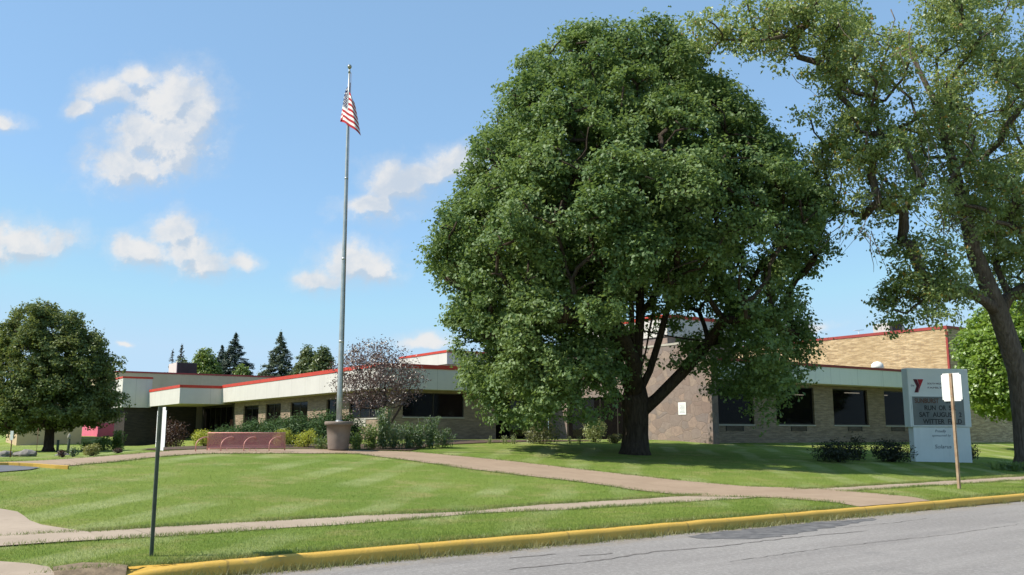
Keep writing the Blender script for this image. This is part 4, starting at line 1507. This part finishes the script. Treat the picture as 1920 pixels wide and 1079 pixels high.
bpart('inner_wall', [(8.9, 9.1, 5.0, 54, GB, 5.0), (1.3, 12.0, 5.0, 5.2, GB, 5.0)], M['inner'])
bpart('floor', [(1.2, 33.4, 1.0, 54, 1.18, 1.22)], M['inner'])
# ---- entrance canopy
bpart('fascia', [(-3.35, -3.13, 29.0, 39.5, 3.94, 5.2)], M['white_panel'])
bpart('fascia', [(-3.13, 0.22, 29.001, 29.22, 3.94, 5.2)], M['white_panel'])
bpart('roof_trim', [(-3.39, -3.09, 28.965, 39.55, 5.2, 5.42), (-3.09, -.036, 28.965, 29.26, 5.2, 5.42)], M['red_trim'])
bpart('soffit', [(-3.13, .9, 29.22, 39.5, 3.97, 4.02)], M['soffit'])
bpart('roof', [(-3.09, .25, 29.26, 39.5, 5.02, 5.15)], M['roofing'])
ent = wall('b', 28.5, 40.1, 1.5, 1.7, GB, 4.05, [(29.0, 39.6, .55, 3.9)])
bpart('brick_wall', ent, M['dark_brick'])
bpart('brick_wall', [(.9, 1.7, 28.501, 28.8, GB, 4.05)], M['dark_brick'])
ge = window('b', 29.0, 39.6, 1.5, 1, .55, 3.9, (30.2, 31.4, 33.0, 34.6, 36.2, 37.8), False, 'glass_entrance')
bpart('door', [(1.44, 1.49, 30.25, 31.35, .56, 2.75)], M['maroon'], ge)
# ---- tall white box on a dark brick pylon
bpart('pylon', [(-5.15, -3.2, 40.1, 44.5, -.3, 3.86), (-3.2, 1.0, 40.15, 44.5, -.3, 5.0)], M['dark_brick'])
bpart('fascia', [(-5.55, -3.08, 39.8, 44.8, 3.86, 6.4)], M['white_panel'])
bpart('roof_trim', [(-5.59, -3.04, 39.765, 44.8, 6.4, 6.56)], M['red_trim'])
# ---- taupe gymnasium behind
bpart('gym_wall', [(-3.3, 33, 54.9, 72, GB, 7.82)], M['taupe'])
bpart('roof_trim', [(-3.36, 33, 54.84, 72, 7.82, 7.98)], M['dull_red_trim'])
# ---- raised clerestory
bpart('clerestory', [(8.2, 16.2, 6.75, 13.5, 5.2, 6.15)], M['soffit'])
bpart('fascia', [(8.06, 16.3, 6.6, 13.6, 6.15, 6.92)], M['white_panel'])
bpart('roof_trim', [(8.02, 16.3, 6.56, 13.6, 6.92, 7.08)], M['red_trim'])
# ---- central tower
bpart('tower_wall', [(18.15, 24, -3.7, 4.5, 5.2, 7.7)], M['stone'])
bpart('fascia', [(18.05, 24.1, -3.8, 4.6, 7.7, 8.85)], M['white_panel'])
bpart('roof_trim', [(18.0, 24.1, -3.84, 4.6, 8.85, 9.07)], M['red_trim'])
# ---- right wing
rb = -12.4
r_ops = [(13.05, 15.95, 2.09, 4.16), (17.74, 20.95, 2.09, 4.16), (22.65, 25.9, 2.09, 4.16), (27.54, 30.7, 2.09, 4.16)]
bpart('brick_wall', wall('a', 12.5, 33.66, rb, rb + .3, GB, 4.3, r_ops), M['wing_brick'])
for p, q, za, zb in r_ops:
    window('a', p, q, rb, 1, za, zb)
for p in (13.8, 18.9, 23.9, 28.1):
    bm = bmesh.new()
    for k in range(5):
        box(bm, p, p + 1.25, rb - .03, rb - .002, 1.76 + k * .055, 1.79 + k * .055)
    box(bm, p - .03, p, rb - .035, rb - .002, 1.74, 2.03)
    box(bm, p + 1.25, p + 1.28, rb - .035, rb - .002, 1.74, 2.03)
    obj('vent_grille', bm, M['grille'], B)
bpart('fascia', [(12.47, 33.66, -13.1, -12.9, 4.36, 5.3)], M['cool_white'])
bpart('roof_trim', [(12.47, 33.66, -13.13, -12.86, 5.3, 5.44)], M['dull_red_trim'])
bpart('soffit', [(12.5, 33.66, -12.9, -12.0, 4.301, 4.36)], M['soffit'])
bpart('roof', [(12.5, 33.66, -12.86, .2, 5.05, 5.2)], M['roofing'])
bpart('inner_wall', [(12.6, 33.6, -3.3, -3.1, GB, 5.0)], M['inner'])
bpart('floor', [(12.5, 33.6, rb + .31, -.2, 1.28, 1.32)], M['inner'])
bpart('ceiling_light', [(25.5, 26.8, -7.1, -6.95, 4.05, 4.1)], M['lamp'])
bpart('ceiling_light', [(26.2, 27.5, -10.75, -10.6, 4.05, 4.1)], M['lamp'])
bpart('ceiling_light', [(30.6, 31.9, -9.75, -9.6, 4.05, 4.1)], M['lamp'])
# stone end wall of the right wing, dark glass door widened to stand in for the corner's shade
bpart('stone_wall', wall('b', -13.16, .69, 12.02, 12.46, GB, 6.25, [(-7.3, -1.2, 1.1, 3.7)]), M['stone'])
bpart('coping', [(11.99, 12.5, -13.2, .69, 6.25, 6.36)], M['sill'])
window('b', -7.3, -1.2, 12.02, 1, 1.1, 3.7, (-5.8, -4.25, -2.7), False, 'glass_door')
# ---- big brick block at right
bpart('brick_wall', [(33.68, 60, -13.07, 16, GB, 8.28)], M['brick'])
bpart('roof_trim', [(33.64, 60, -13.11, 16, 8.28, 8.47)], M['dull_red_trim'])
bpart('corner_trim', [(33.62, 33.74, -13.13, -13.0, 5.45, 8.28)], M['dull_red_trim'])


def blocal(a, b, z):
    return (C1[0] + a * CA - b * SA, C1[1] + a * SA + b * CA, z)


# things fixed on or standing on the building
n_ = empty('paper_notice', blocal(12.0, -11.07, 2.58), 'white paper notice taped on the sunlit stone wall right of the trunk', 'notice', rz=R(34))
bm = bmesh.new()
box(bm, -.006, .012, -.28, .28, 0, .64)
obj('sheet', bm, M['paper'], n_)
bm = bmesh.new()
for k in range(7):
    box(bm, -.0085, -.0062, -.2, .2 - .05 * (k % 3), .10 + k * .065, .118 + k * .065)
obj('printed_lines', bm, M['letter_grey'], n_)
u = empty('rooftop_unit', blocal(4.0, 60.0, 7.98), 'rooftop air unit with pale left side and dark front, on the taupe roof at left', 'rooftop unit', rz=R(34))
bxo('casing', (-.55, 1.6, -1.9, 1.5, 0, 1.35), M['dark_unit'], u, .03)
bxo('side_panel', (-.62, -.552, -1.92, 1.52, .02, 1.36), M['white_panel'], u)
bxo('base_curb', (-.5, 1.5, -1.8, 1.4, -.15, 0), M['pale_unit'], u)
u = empty('rooftop_unit', blocal(39.7, -5.0, 8.3), 'grey rooftop air unit on the brick block, under the overhanging leaves', 'rooftop unit', rz=R(34))
bxo('casing', (-.9, .9, -.7, .7, .1, 1.45), M['pale_unit'], u, .03)
bxo('hood', (-.95, .3, -.95, -.701, .5, 1.5), M['dark_unit'], u, .02)
bxo('base_curb', (-.85, .85, -.65, .65, -.1, .1), M['dark_unit'], u)
u = empty('roof_antenna', blocal(36.6, -4.6, 8.4), 'thin metal bracket antenna on the brick block roof', 'antenna')
bm = bmesh.new()
tube(bm, [(0, 0, -.1), (0, 0, .72)], .022, 6)
obj('mast', bm, M['galv'], u)
bm = bmesh.new()
tube(bm, [(-.42, 0, .70), (.42, .1, .78)], .016, 6)
obj('crossbar', bm, M['galv'], u)
u = empty('roof_vent', blocal(29.0, -11.1, 5.2), 'round white roof vent cap above the right wing fascia', 'roof vent')
bm = bmesh.new()
lathe(bm, [(.22, 0), (.22, .45)], 20)
obj('stack', bm, M['pale_unit'], u)
bm = bmesh.new()
lathe(bm, [(.36, .45), (.38, .55), (.34, .72), (.2, .84), (.04, .88)], 24)
obj('cap', bm, M['sign_post_white'], u)

# ---- separate low annex at the far left
A2 = empty('annex_building', blocal(-13.0, 44.0, 0), 'tan annex with a magenta lower wall, half hidden behind the left tree', 'building', rz=R(34))
bpart('wall', [(0, 5.1, 0, 9, -.3, 4.2)], M['tan'], A2)
bpart('wall', [(7.8, 12.2, 8.0, 17, 2.62, 3.65)], M['tan'], A2)
bpart('painted_wall', [(7.77, 12.2, 7.97, 17, -.3, 2.62)], M['magenta'], A2, 'magenta painted lower wall')
bpart('roof_trim', [(7.7, 12.2, 7.9, 17, 3.65, 4.25)], M['white_panel'], A2)
bpart('roof_trim', [(-.06, 5.16, -.06, 9.06, 4.2, 4.5)], M['white_panel'], A2)

# ------------------------------------------------------------------ flagpole, flag, planter
px_, py_ = -6.15, 32.58
pz = gz_at(px_, py_) + .016
pl = empty('planter', (px_, py_, pz), 'large round brown concrete planter around the foot of the flagpole', 'planter')
bm = bmesh.new()
lathe(bm, [(.345, 0), (.36, .05), (.40, .5), (.432, .86), (.50, .865), (.505, .98), (.475, 1.0), (.40, .99), (.385, .93)], 40)
obj('body', bm, M['concrete_brown'], pl)
bm = bmesh.new()
lathe(bm, [(.38, .90), (.38, .945)], 32)
obj('soil', bm, M['stone_cap'], pl)
fp = empty('flagpole', (px_, py_, pz + .945), 'tall tapered grey metal flagpole rising from the brown planter', 'flagpole')
z0 = pz + .945
topz = 15.2
bm = bmesh.new()
hts = np.linspace(0, topz - z0, 14)
tube(bm, [(0, 0, h) for h in hts], [0.105 - 0.068 * (h / (topz - z0)) for h in hts], 16)
for fr in (.22, .45, .68):      # joint collars of the sections
    h = fr * (topz - z0)
    r = 0.105 - 0.068 * fr
    tube(bm, [(0, 0, h - .04), (0, 0, h + .04)], r + .006, 16)
obj('pole', bm, M['galv'], fp)
bm = bmesh.new()
lathe(bm, [(.14, 0), (.14, .03), (.115, .09)], 20)
obj('base_collar', bm, M['galv'], fp)
bm = bmesh.new()
lathe(bm, [(.001, topz - z0 + .06), (.06, topz - z0 + .075), (.085, topz - z0 + .14), (.06, topz - z0 + .205), (.001, topz - z0 + .225)], 20)
tube(bm, [(0, 0, topz - z0 - .12), (0, 0, topz - z0 + .08)], [.05, .02], 10)
obj('ball_finial', bm, M['ball'], fp)
bm = bmesh.new()
tube(bm, [(.075, -.03, topz - z0 - .1), (.085, -.05, (topz - z0) * .5), (.115, -.06, 1.2)], .007, 4)
tube(bm, [(-.13, 0, 1.15), (-.13, 0, 1.32)], .015, 6)
obj('halyard', bm, M['rust'], fp)


def flag_mat():
    m, t, p, o = new_mat('striped flag cloth')
    uvn = t.n('ShaderNodeTexCoord').outputs['UV']
    u_, v_, _ = t.sep(uvn)
    st = t.math('MODULO', t.math('FLOOR', t.math('MULTIPLY', v_, 13.0)), 2.0)   # 0 -> red
    col = t.mix(st, (0.40, 0.035, 0.045), (0.76, 0.74, 0.72))
    can = t.math('MULTIPLY', t.math('LESS_THAN', u_, 0.4), t.math('GREATER_THAN', v_, 6.0 / 13.0))
    # stars in staggered rows
    cu2 = t.math('MULTIPLY', t.math('DIVIDE', u_, 0.4), 11.0)
    cv2 = t.math('MULTIPLY', t.math('DIVIDE', t.math('SUBTRACT', v_, 6 / 13), 7 / 13), 9.0)
    fu = t.math('SUBTRACT', t.math('FRACT', cu2), 0.5)
    fv = t.math('SUBTRACT', t.math('FRACT', cv2), 0.5)
    par = t.math('MODULO', t.math('ADD', t.math('FLOOR', cu2), t.math('FLOOR', cv2)), 2.0)
    dd = t.vmath('LENGTH', t.comb(fu, fv, 0.0))
    star = t.math('MULTIPLY', t.math('LESS_THAN', dd, 0.36), t.math('LESS_THAN', par, 0.5))
    cc = t.mix(star, (0.02, 0.026, 0.085), (0.76, 0.74, 0.72))
    t.l(t.mix(can, col, cc), p.inputs['Base Color'])
    p.inputs['Roughness'].default_value = 0.85
    p.inputs['Specular IOR Level'].default_value = 0.1
    return m


M['flag'] = flag_mat()
me = bpy.data.meshes.new('flag')
bm = bmesh.new()
uvl = bm.loops.layers.uv.new('UVMap')
nu, nv = 48, 26
HO = 1.22
gridv = []
for i in range(nu + 1):
    u_ = i / nu
    # plan of the limp cloth: swings out to the left behind the pole, folds back and falls to the right in front of it
    if u_ < .12:
        q = u_ / .12
        fx = -.42 * math.sin(q * math.pi / 2)
        fy = .03 + .22 * q
    else:
        q = (u_ - .12) / .88
        fx = -.42 + .88 * (q ** 0.9)
        fy = .25 - .52 * math.sin(min(1, q * 1.25) * math.pi / 2) + .26 * max(0, q - .7)
    drop = .22 * math.sin(min(u_ / .12, 1) * math.pi / 2) + .62 * max(0, (u_ - .12) / .88) ** 1.1
    row = []
    for j in range(nv + 1):
        v_ = j / nv
        z = (v_ - 1) * HO - drop - .10 * (1 - v_) * u_
        sq = 0.42 + 0.58 * (1 - v_) ** 0.7     # the top corner is gathered towards the hoist
        x = fx * sq + .02 * math.sin(9 * u_ + 3 * v_)
        y = fy * (0.5 + .5 * sq) + .045 * math.sin(13 * u_ + 4 * v_) * min(1, u_ * 4)
        if u_ < .02: x, y = 0.0, 0.0
        row.append(bm.verts.new((x + .055, y, z)))
    gridv.append(row)
for i in range(nu):
    for j in range(nv):
        f = bm.faces.new((gridv[i][j], gridv[i + 1][j], gridv[i + 1][j + 1], gridv[i][j + 1]))
        f.smooth = True
        for lp, (a_, b_) in zip(f.loops, ((i, j), (i + 1, j), (i + 1, j + 1), (i, j + 1))):
            lp[uvl].uv = (a_ / nu, b_ / nv)
bm.to_mesh(me)
bm.free()
fl = link_mesh('flag', me, M['flag'], None, (px_, py_, 14.72))
tag(fl, 'limp red and white striped flag with a dark blue canton, hanging on the pole', 'flag')

# ------------------------------------------------------------------ bike rack
r0 = Vector((-10.05, 30.35, 0))
r1 = Vector((-7.72, 31.28, 0))
ang = math.atan2(r1.y - r0.y, r1.x - r0.x)
rz0 = gz_at(-8.9, 30.8) + .017
rk = empty('bike_rack', (r0.x, r0.y, rz0), 'faded red bike rack with a mesh panel and curved hoops, on the paved walk', 'bike rack', rz=ang)
RL = (r1 - r0).length


def mesh_panel_mat():
    m, t, p, o = new_mat('red expanded metal')
    co = t.objco()
    x, y, z = t.sep(co)
    a = t.math('FRACT', t.math('MULTIPLY', t.math('ADD', x, z), 22.0))
    b = t.math('FRACT', t.math('MULTIPLY', t.math('SUBTRACT', x, z), 22.0))
    solid = t.math('MAXIMUM', t.math('LESS_THAN', a, 0.48), t.math('LESS_THAN', b, 0.48))
    col = t.mix(t.noise(co, 5, 4), (0.50, 0.16, 0.16), (0.58, 0.21, 0.20))
    t.l(col, p.inputs['Base Color'])
    p.inputs['Roughness'].default_value = 0.7
    tr = t.n('ShaderNodeBsdfTransparent')
    mx = t.n('ShaderNodeMixShader')
    t.l(solid, mx.inputs[0])
    t.l(tr.outputs[0], mx.inputs[1])
    t.l(p.outputs[0], mx.inputs[2])
    t.l(mx.outputs[0], o.inputs[0])
    return m


M['rack_mesh'] = mesh_panel_mat()
bm = bmesh.new()
box(bm, .02, RL - .02, .002, .006, .09, .56)
obj('mesh_panel', bm, M['rack_mesh'], rk)
bm = bmesh.new()
tube(bm, [(0, 0, 0), (0, 0, .585), (RL, 0, .585), (RL, 0, 0)], .02, 8)
tube(bm, [(0, 0, .085), (RL, 0, .085)], .018, 8)
obj('frame', bm, M['rack_pink'], rk)
for k, hx in enumerate((-.38, .40, 1.12, 1.93)):
    bm = bmesh.new()
    pts = [(hx, -.50, 0), (hx, -.50, .18)]
    for q in range(1, 9):
        th = math.pi / 2 * q / 8
        pts.append((hx + .34 * (1 - math.cos(th)), -.50 + .30 * (1 - math.cos(th)), .18 + .27 * math.sin(th)))
    pts.append((hx + .40, -.12, .44))
    pts.append((hx + .42, -.02, .40) if k else (hx + .40, -.01, .35))
    tube(bm, pts, .017, 8)
    obj('hoop', bm, M['rack_pink'], rk)
for lx in (.06, .62, 1.35, 1.55):
    bm = bmesh.new()
    tube(bm, [(lx, .0, .085), (lx, -.10, 0)], .014, 6)
    obj('leg', bm, M['rack_pink'], rk)

# ------------------------------------------------------------------ street sign posts


def u_channel(bm, h, wd=.055, dp=.03, th=.006):
    box(bm, -wd / 2, wd / 2, -th / 2, th / 2, -.1, h)
    for s_ in (-1, 1):
        box(bm, s_ * wd / 2 - (th if s_ > 0 else 0), s_ * wd / 2 + (0 if s_ > 0 else th), th / 2, dp, -.1, h)
        box(bm, s_ * (wd / 2 + .008) - .008, s_ * (wd / 2 + .008) + .008, dp, dp + th, -.1, h)


gx_, gy_ = -4.32, 11.18
g_ = gz_at(gx_, gy_)
SIGN_RZ = math.atan2(-.595, -.804) + math.pi / 2


def sign_plate(parent, w_, h_, zc):
    bm_ = bmesh.new()
    bmesh.ops.create_grid(bm_, x_segments=1, y_segments=1, size=.5)
    for v in bm_.verts: v.co = (v.co.x * w_, .04, zc + v.co.y * h_)
    bmesh.ops.bevel(bm_, geom=bm_.verts[:], offset=.04, segments=4, affect='VERTICES')
    ex_ = bmesh.ops.extrude_face_region(bm_, geom=bm_.faces[:])
    for v in [q for q in ex_['geom'] if isinstance(q, bmesh.types.BMVert)]: v.co.y += .004
    obj('sign_plate', bm_, M['sign_post_white'], parent)


p1 = empty('road_sign', (gx_, gy_, g_), 'dark green sign post with its white plate nearly edge-on, left end of the kerb', 'road sign', rz=SIGN_RZ)
bm = bmesh.new()
u_channel(bm, 1.77, .024, .030)
obj('post', bm, M['green_post'], p1)
sign_plate(p1, .38, .52, 1.50)
for z in (1.34, 1.66):
    bm = bmesh.new()
    tube(bm, [(0, -.012, z), (0, .038, z)], .008, 8)
    obj('bolt', bm, M['galv'], p1)

gx_, gy_ = 11.71, 24.31
g_ = gz_at(gx_, gy_)
p2 = empty('road_sign', (gx_, gy_, g_), 'blank white back of a road sign on a rusty tan post by the right kerb', 'road sign', rz=SIGN_RZ)
bm = bmesh.new()
u_channel(bm, 3.02, .062, .034)
obj('post', bm, M['rust_post'], p2)
sign_plate(p2, .54, .74, 2.655)
for z in (2.42, 2.9):
    bm = bmesh.new()
    tube(bm, [(0, -.012, z), (0, .038, z)], .009, 8)
    obj('bolt', bm, M['galv'], p2)

# ------------------------------------------------------------------ message sign


def text(name, body, size, x, z, mat_, parent, width=None, shear=0.0, y=-.2, align='CENTER', ext=.004, bold=0.0):
    cu = bpy.data.curves.new('t', 'FONT')
    cu.body = body
    cu.size = size
    cu.align_x = align
    cu.align_y = 'CENTER'
    cu.extrude = ext
    cu.shear = shear
    cu.offset = bold
    ob = bpy.data.objects.new('t', cu)
    COL.objects.link(ob)
    dg = bpy.context.evaluated_depsgraph_get()
    dg.update()
    me_ = bpy.data.meshes.new_from_object(ob.evaluated_get(dg))
    bpy.data.objects.remove(ob)
    n = len(me_.vertices)
    co = np.zeros(n * 3, dtype=np.float32)
    me_.vertices.foreach_get('co', co)
    co = co.reshape(-1, 3)
    if width:
        w_ = co[:, 0].max() - co[:, 0].min()
        co[:, 0] *= width / w_
    out = np.stack([co[:, 0] + x, y - co[:, 2], co[:, 1] + z], 1)
    me_.vertices.foreach_set('co', out.astype(np.float32).ravel())
    me_.update()
    me_.materials.clear()
    return link_mesh(name, me_, mat_, parent)


sx, sy = 17.83, 38.35
sz = gz_at(sx, sy)
S = empty('message_sign', (sx, sy, sz), 'white message sign with a red Y logo and grey letter board on a white base', 'sign', rz=R(12.5))
S.scale = (1.06, 1.0, 1.0)
CB, CT = 1.42, 3.86        # cabinet bottom and top above ground
bxo('cabinet', (-1.37, 1.37, -.2, .2, CB, CT), M['sign_white'], S, .03)
bxo('base', (-1.24, 1.30, -.16, .16, -.2, CB - .002), M['sign_white'], S, .01)
bxo('letter_board', (-1.25, 1.06, -.215, -.2005, CB + .08, CB + 1.26), M['reader'], S)
fr = bmesh.new()
for b in ((-1.29, -1.25, -.226, -.201, CB + .04, CB + 1.30), (1.06, 1.10, -.226, -.201, CB + .04, CB + 1.30),
          (-1.25, 1.06, -.226, -.201, CB + 1.26, CB + 1.30), (-1.25, 1.06, -.226, -.201, CB + .04, CB + .08)):
    box(fr, *b)
obj('board_frame', fr, M['sign_white'], S)
yl = -.2155
text('lettering', 'SUNBURST', .27, -.60, CB + 1.08, M['letter_brown'], S, 1.08, 0, yl, bold=.006)
text('lettering', '5K', .27, .42, CB + 1.08, M['letter'], S, .36, 0, yl, bold=.006)
for wd_, wx_, ww_ in (('RUN', -.47, .50), ('OR', .08, .33), ('5K', .53, .34)):
    text('lettering', wd_, .27, wx_, CB + .79, M['letter'], S, ww_, 0, yl, bold=.006)
text('lettering', 'SAT  AUGUST  2', .27, -.02, CB + .51, M['letter'], S, 1.9, 0, yl, bold=.006)
text('lettering', 'WITTER  FIELD', .27, .05, CB + .23, M['letter'], S, 1.75, 0, yl, bold=.006)
text('lettering', 'SOUTH WOOD COUNTY', .10, .12, CB + 1.80, M['letter_red'], S, 1.25, 0, -.2015)
text('lettering', 'FAMILY YMCA', .10, .12, CB + 1.63, M['letter_red'], S, 1.25, 0, -.2015)
text('lettering', 'the', .14, -1.17, CB + 1.72, M['letter_grey'], S, .15, 0, -.2015)
text('lettering', 'Proudly', .16, -.05, CB - .16, M['letter_grey'], S, .5, .25, -.1615)
text('lettering', 'sponsored by', .13, -.02, CB - .34, M['letter_grey'], S, .85, .25, -.1615)
text('lettering', 'Solarus', .22, .02, CB - .80, M['letter_grey'], S, .75, .2, -.1615)


def poly_plate(bm, pts, y0, y1):
    a = [bm.verts.new((x, y0, z)) for x, z in pts]
    b = [bm.verts.new((x, y1, z)) for x, z in pts]
    bm.faces.new(a)
    bm.faces.new(b[::-1])
    for i in range(len(pts)):
        j = (i + 1) % len(pts)
        bm.faces.new((a[i], b[i], b[j], a[j]))


lx, lz = -.98, CB + 1.43
bm = bmesh.new()
poly_plate(bm, [(lx - .15, lz + .55), (lx + .0, lz + .55), (lx + .10, lz + .30), (lx + .02, lz + .0), (lx - .13, lz + .0), (lx - .02, lz + .26)], -.2165, -.2005)
obj('logo', bm, M['logo_dark'], S)
bm = bmesh.new()
poly_plate(bm, [(lx + .03, lz + .55), (lx + .30, lz + .55), (lx + .12, lz + .20), (lx + .045, lz + .0), (lx + .115, lz + .30)], -.2175, -.2005)
obj('logo', bm, M['logo_red'], S)

# ------------------------------------------------------------------ small things at far left


def post(label, x, y, h, r, cap):
    g = gz_at(x, y)
    e_ = empty('garden_post', (x, y, g), label, 'post', 'short dark posts beside the left tree')
    bm_ = bmesh.new()
    tube(bm_, [(0, 0, -.1), (0, 0, h)], r, 10)
    obj('shaft', bm_, M['wood_post'], e_)
    if cap:
        bm_ = bmesh.new()
        lathe(bm_, [(r * .8, h), (r * 1.25, h + .05), (r * 1.3, h + .16), (r * .6, h + .26), (.01, h + .3)], 12)
        obj('cap', bm_, M['stone_cap'], e_)


post('short plain dark post right of the left tree trunk', -26.9, 54.5, .72, .075, False)
post('taller dark post with a pale cap, right of the plain one', -23.9, 49.6, .80, .07, True)
g_ = gz_at(-23.4, 43.0)
p3 = empty('small_sign', (-23.4, 43.0, g_), 'small white sign on a thin rusty post at the far left edge', 'sign')
bm = bmesh.new()
tube(bm, [(0, 0, -.1), (0, 0, 1.05)], .025, 6)
obj('post', bm, M['rust'], p3)
bxo('sign_plate', (-.07, .07, -.03, -.026, .80, 1.22), M['sign_post_white'], p3)
g_ = gz_at(-26.6, 50.4)
p4 = empty('thin_stake', (-22.4, 43.4, gz_at(-22.4, 43.4)), 'thin dark stake in the grass between small sign and left tree', 'stake')
bm = bmesh.new()
tube(bm, [(0, 0, -.1), (0, 0, 1.35)], .012, 5)
obj('rod', bm, M['rust'], p4)
for i, (x, y, r, lb) in enumerate([(-24.3, 44.0, .30, 'flat grey rock at the very left edge of the photo'), (-23.6, 44.6, .40, 'largest grey rock below the left tree, right of the thin sign'), (-22.2, 45.6, .22, 'smallest grey rock below the left tree')]):
    bm = bmesh.new()
    bmesh.ops.create_icosphere(bm, subdivisions=3, radius=1)
    rs = random.Random(200 + i)
    ph = [rs.uniform(0, 6) for _ in range(6)]
    for v in bm.verts:
        c = v.co.copy()
        k = 1 + .18 * math.sin(3 * c.x + ph[0]) + .15 * math.sin(4 * c.y + ph[1]) + .12 * math.sin(5 * c.z + ph[2]) + .06 * math.sin(9 * c.x + 7 * c.y + ph[3])
        v.co = Vector((c.x * r * 1.4 * k, c.y * r * k, max(-.3 * r, c.z * r * .7 * k)))
    o = obj('rock', bm, M['rock'], None, (x, y, gz_at(x, y) + .03))
    tag(o, lb, 'rock', 'rocks under the left tree')


# ------------------------------------------------------------------ grass blades, weeds
def in_poly(poly, t, s):
    p = np.array(poly)
    c = np.zeros(len(t), bool)
    j = len(p) - 1
    for i in range(len(p)):
        ti, si, tj, sj = p[i, 0], p[i, 1], p[j, 0], p[j, 1]
        cond = ((si > s) != (sj > s))
        with np.errstate(divide='ignore', invalid='ignore'):
            xi = (tj - ti) * (s - si) / (sj - si + 1e-12) + ti
        c ^= cond & (t < xi)
        j = i
    return c


def blades(name, t, s, hgt, wid, mat_, rs, label, cat, lean=.55, dz=0.0):
    x, y = ts2xy(t, s)
    z = ground(x, y) + dz
    n = len(x)
    ph = rs.uniform(0, 2 * math.pi, n)
    h = hgt * rs.uniform(.5, 1.25, n)
    wd = wid * rs.uniform(.7, 1.3, n)
    dx, dy = np.cos(ph) * wd / 2, np.sin(ph) * wd / 2
    lx_, ly_ = rs.normal(size=n) * lean * h, rs.normal(size=n) * lean * h
    a = np.stack([x - dx, y - dy, z - .01], 1)
    b = np.stack([x + dx, y + dy, z - .01], 1)
    c = np.stack([x + lx_, y + ly_, z + h], 1)
    V = np.stack([a, b, c], 1).reshape(-1, 3)
    F = np.arange(n * 3).reshape(-1, 3)
    o = link_mesh(name, np_mesh(name, V, F, 3), mat_)
    tag(o, label, cat, kind='stuff')
    return o


M['blade'] = blade_mat()
M['blade_long'] = leaf_mat('long edge grass', ((0.10, 0.17, 0.035), (0.17, 0.23, 0.055), (0.32, 0.29, 0.12)), .35, (0.28, 0.36, 0.08), .03, .9)
M['straw'] = leaf_mat('gutter weeds', ((0.14, 0.17, 0.05), (0.24, 0.25, 0.09), (0.33, 0.29, 0.13)), .35, (0.3, 0.3, 0.1), .03, 1.2)
rs = np.random.RandomState(77)
n = 520000
t = .18 + rs.rand(n) ** 1.7 * 16
s = rs.uniform(-8, 32, n)
x, y = ts2xy(t, s)
vis = (np.abs(x / np.maximum(y, .1)) < .60) & (y > 7)
vis &= rs.rand(n) < np.clip(17.0 / y, .15, 1) ** 1.5
for pl_ in (walk_poly, pad_poly, apron_poly, lot_poly):
    vis &= ~in_poly(pl_, t, s)
vis &= ~in_poly(side_poly, t, s)
vis &= ~(in_poly(dirt, t, s) & (rs.rand(n) < .12))
t, s = t[vis], s[vis]
blades('grass', t, s, .030, .010, M['blade'], rs, 'short mown grass covering the lawn and the verge', 'grass')
# longer tufts along pavement edges and behind the kerb
T_, S_ = [], []
for k in range(1500):
    q = rs.rand()
    s0 = rs.uniform(-6, 30)
    if q < .30: t0 = .19 + abs(rs.normal()) * .05
    elif q < .72: t0 = np.interp(s0, [p[1] for p in sw_up], [p[0] for p in sw_up]) + rs.normal() * .06 + .03
    else: t0 = np.interp(s0, [p[1] for p in sw_dn], [p[0] for p in sw_dn]) + rs.normal() * .06 - .02
    if 8.6 < s0 < 12.2 and t0 < 4.5: continue
    m = rs.poisson(26)
    T_.append(t0 + rs.normal(size=m) * .05)
    S_.append(s0 + rs.normal(size=m) * .16)
T_, S_ = np.concatenate(T_), np.concatenate(S_)
ok = T_ > .17
blades('edge_grass', T_[ok], S_[ok], .065, .012, M['blade_long'], rs, 'longer untrimmed grass along the pavement edges and behind the kerb', 'grass', .6)
T_, S_ = [], []
wl = np.array(walk_poly)
for k in range(900):
    i = rs.randint(len(wl))
    f = rs.rand()
    p = wl[i] * (1 - f) + wl[(i + 1) % len(wl)] * f
    if p[0] < .6: continue
    m = rs.poisson(14)
    T_.append(p[0] + rs.normal(size=m) * .05)
    S_.append(p[1] + rs.normal(size=m) * .12)
blades('walk_grass', np.concatenate(T_), np.concatenate(S_), .06, .013, M['blade_long'], rs, 'ragged grass fringe along the diagonal walk', 'grass', .6)
# weeds in the gutter against the kerb face
T_, S_ = [], []
for k in range(330):
    s0 = rs.uniform(-5, 9.5) if rs.rand() < .85 else rs.uniform(9, 26)
    m = rs.poisson(16)
    sp = rs.uniform(.03, .16)
    T_.append(-.03 - np.abs(rs.normal(size=m)) * .09)
    S_.append(s0 + rs.normal(size=m) * sp)
blades('gutter_weeds', np.concatenate(T_), np.concatenate(S_), .105, .010, M['straw'], rs, 'straggly weeds growing in the gutter along the yellow kerb', 'weeds', .55)
